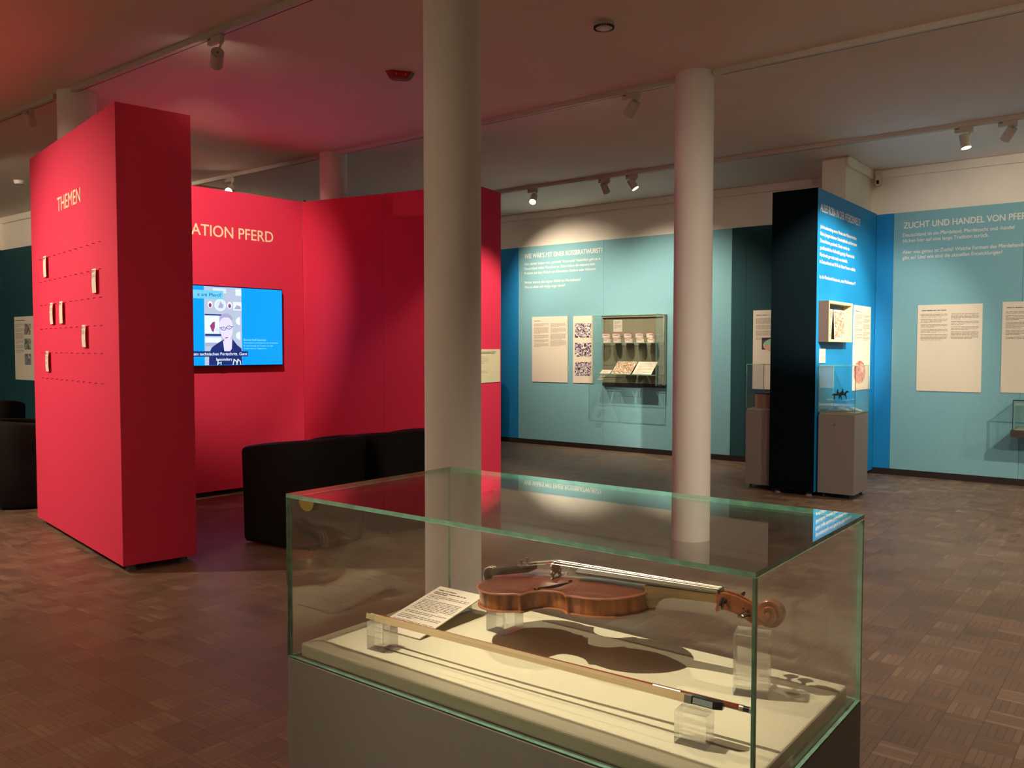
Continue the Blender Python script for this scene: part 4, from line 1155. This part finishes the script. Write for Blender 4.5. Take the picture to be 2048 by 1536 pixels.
# pegs
def peg(x, z, side, rot):
    y0 = side * .010
    mb = MB().tube([(x, -side * .0085, z), (x, y0, z), (x, side * .024, z)], [.0028, .0034, .0032], n=12)
    mb.tube([(x, side * .0225, z), (x, side * .0245, z), (x, side * .026, z)], [.0034, .0062, .0036], n=16)
    c_, s2 = math.cos(rot), math.sin(rot)
    pr = []
    for k in range(20):
        a = 2 * math.pi * k / 20
        pr.append((math.cos(a) * .0112, math.sin(a) * .0088))
    rws = []
    for q, tt in ((.25, .0010), (.7, .0030), (1.0, .0042), (.7, .0030), (.25, .0010)):
        pass
    lay = []
    for off, sc2 in ((-.0034, .55), (-.0028, .82), (-.0012, 1.0), (.0012, 1.0), (.0028, .82), (.0034, .55)):
        row = []
        for (u_, v_) in pr:
            uu = u_ * sc2; vv = v_ * sc2
            row.append((x + c_ * uu - s2 * off, side * (.0335 + vv), z + s2 * uu + c_ * off))
        lay.append(row)
    mb.grid(lay, closed=True); mb.add(lay[0], [tuple(range(20))]); mb.add(lay[-1], [tuple(range(20))])
    mb.cyl((x, side * .0425, z), (x, side * .0438, z), .0014, n=8)
    mb.build('peg', pegm, parent=vt, smooth=True)
peg(.5000, .0300, -1, 1.45); peg(.5380, .0130, -1, .15); peg(.5150, .0270, 1, 1.0); peg(.5480, .0060, 1, .6)
# plugged peg bushings seen from the near side
for x, z in ((.497, .0335), (.531, .0185)):
    MB().cyl((x, -.0120, z), (x, -.0124, z), .0022, n=14).build('peg_hole', M['slot'], parent=vt)

# ------------------------------------------------------------------ bow
BA = Vector((-1.2090, 1.1045, .7375)); BB = Vector((-.4575, 1.1305, .7385))
ub = (BB - BA).normalized(); LBW = (BB - BA).length
# local: x along bow tip->button, y from hair to stick (away from viewer), z up
yb = Vector((0, 0, 1)).cross(ub).normalized(); zb_ = ub.cross(yb)
Tw = Matrix.Identity(4)
for i in range(3): Tw[i][0], Tw[i][1], Tw[i][2], Tw[i][3] = ub[i], yb[i], zb_[i], BA[i]
Tw = Tw @ Matrix.Rotation(-.22, 4, 'X')
bw = thing('violin_bow', 'reddish violin bow with pale hair lying on two acrylic cubes', 'bow', T=Tw)
stick = wood('bow_stick', (96, 34, 16), (160, 74, 40), .25, (6, 60, 60), .5)
hairm = wood('horse_hair', (226, 190, 132), (250, 232, 190), .4, (2, 900, 900), .2)
ivory = mat('ivory_tip', (214, 204, 150), .35)
silver = mat('bow_silver', (196, 184, 160), .25, metal=.8)
pts = []
for i in range(33):
    f = i / 32; x = .014 + (LBW - .014 - .022) * f
    y = .0150 - .0080 * math.sin(math.pi * min(1, f * 1.0)) * (1 - .35 * f) + .0045 * f
    pts.append((x, y, 0))
MB().tube(pts, [.0030 + .0016 * (i / 32) for i in range(33)], n=8).build('stick', stick, parent=bw, smooth=True)
MB().prism([(.000, -.0085), (.004, -.0100), (.022, -.0088), (.020, -.002), (.024, .006), (.034, .0130), (.030, .0152), (.014, .0150), (.006, .007)], -.0042, .0042, lambda a, b, n: (a, b, n)).build('tip_head', stick, parent=bw, bevel=.001)
MB().prism([(-.0015, -.0075), (.003, -.0115), (.023, -.0102), (.022, -.0088), (.004, -.0098), (.000, -.0083)], -.0048, .0048, lambda a, b, n: (a, b, n)).build('tip_plate', ivory, parent=bw)
xf = LBW - .092
rows = [[(.012 + (xf - .012) * i / 20, -.0098 - .0012 * i / 20, -.0064), (.012 + (xf - .012) * i / 20, -.0098 - .0012 * i / 20, .0064), (.012 + (xf - .012) * i / 20, -.0089 - .0012 * i / 20, .0064), (.012 + (xf - .012) * i / 20, -.0089 - .0012 * i / 20, -.0064)] for i in range(21)]
mb = MB().grid(rows, closed=True); mb.add(rows[0], [(0, 1, 2, 3)]); mb.add(rows[-1], [(0, 1, 2, 3)])
mb.build('hair', hairm, parent=bw)
MB().prism([(xf, -.0125), (xf + .046, -.0128), (xf + .054, -.0045), (xf + .052, .0082), (xf + .004, .0075), (xf, .002)], -.0055, .0055, lambda a, b, n: (a, b, n)).build('frog', ebony, parent=bw, bevel=.001)
MB().box((xf + .012, -.0131, -.0042), (xf + .042, -.0126, .0042)).build('pearl_slide', mat('pearl', (150, 165, 160), .25), parent=bw)
MB().box((xf - .002, -.0135, -.0062), (xf + .010, -.004, .0062)).build('ferrule', silver, parent=bw, bevel=.001)
MB().tube([p for p in pts if xf - .075 < p[0] < xf - .012], .0046, n=10).build('winding', silver, parent=bw, smooth=True)
MB().tube([p for p in pts if xf - .030 < p[0] < xf - .002], .0053, n=10).build('leather_grip', mat('leather_grip', (92, 74, 58), .6), parent=bw, smooth=True)
e = pts[-1]
MB().cyl(e, (LBW - .0155, e[1], 0), .0048, n=12).cyl((LBW - .0065, e[1], 0), (LBW, e[1], 0), .0048, .0044, n=12).build('button_ring', silver, parent=bw, smooth=True)
MB().cyl((LBW - .0157, e[1], 0), (LBW - .0063, e[1], 0), .0044, n=12).build('button', ebony, parent=bw, smooth=True)
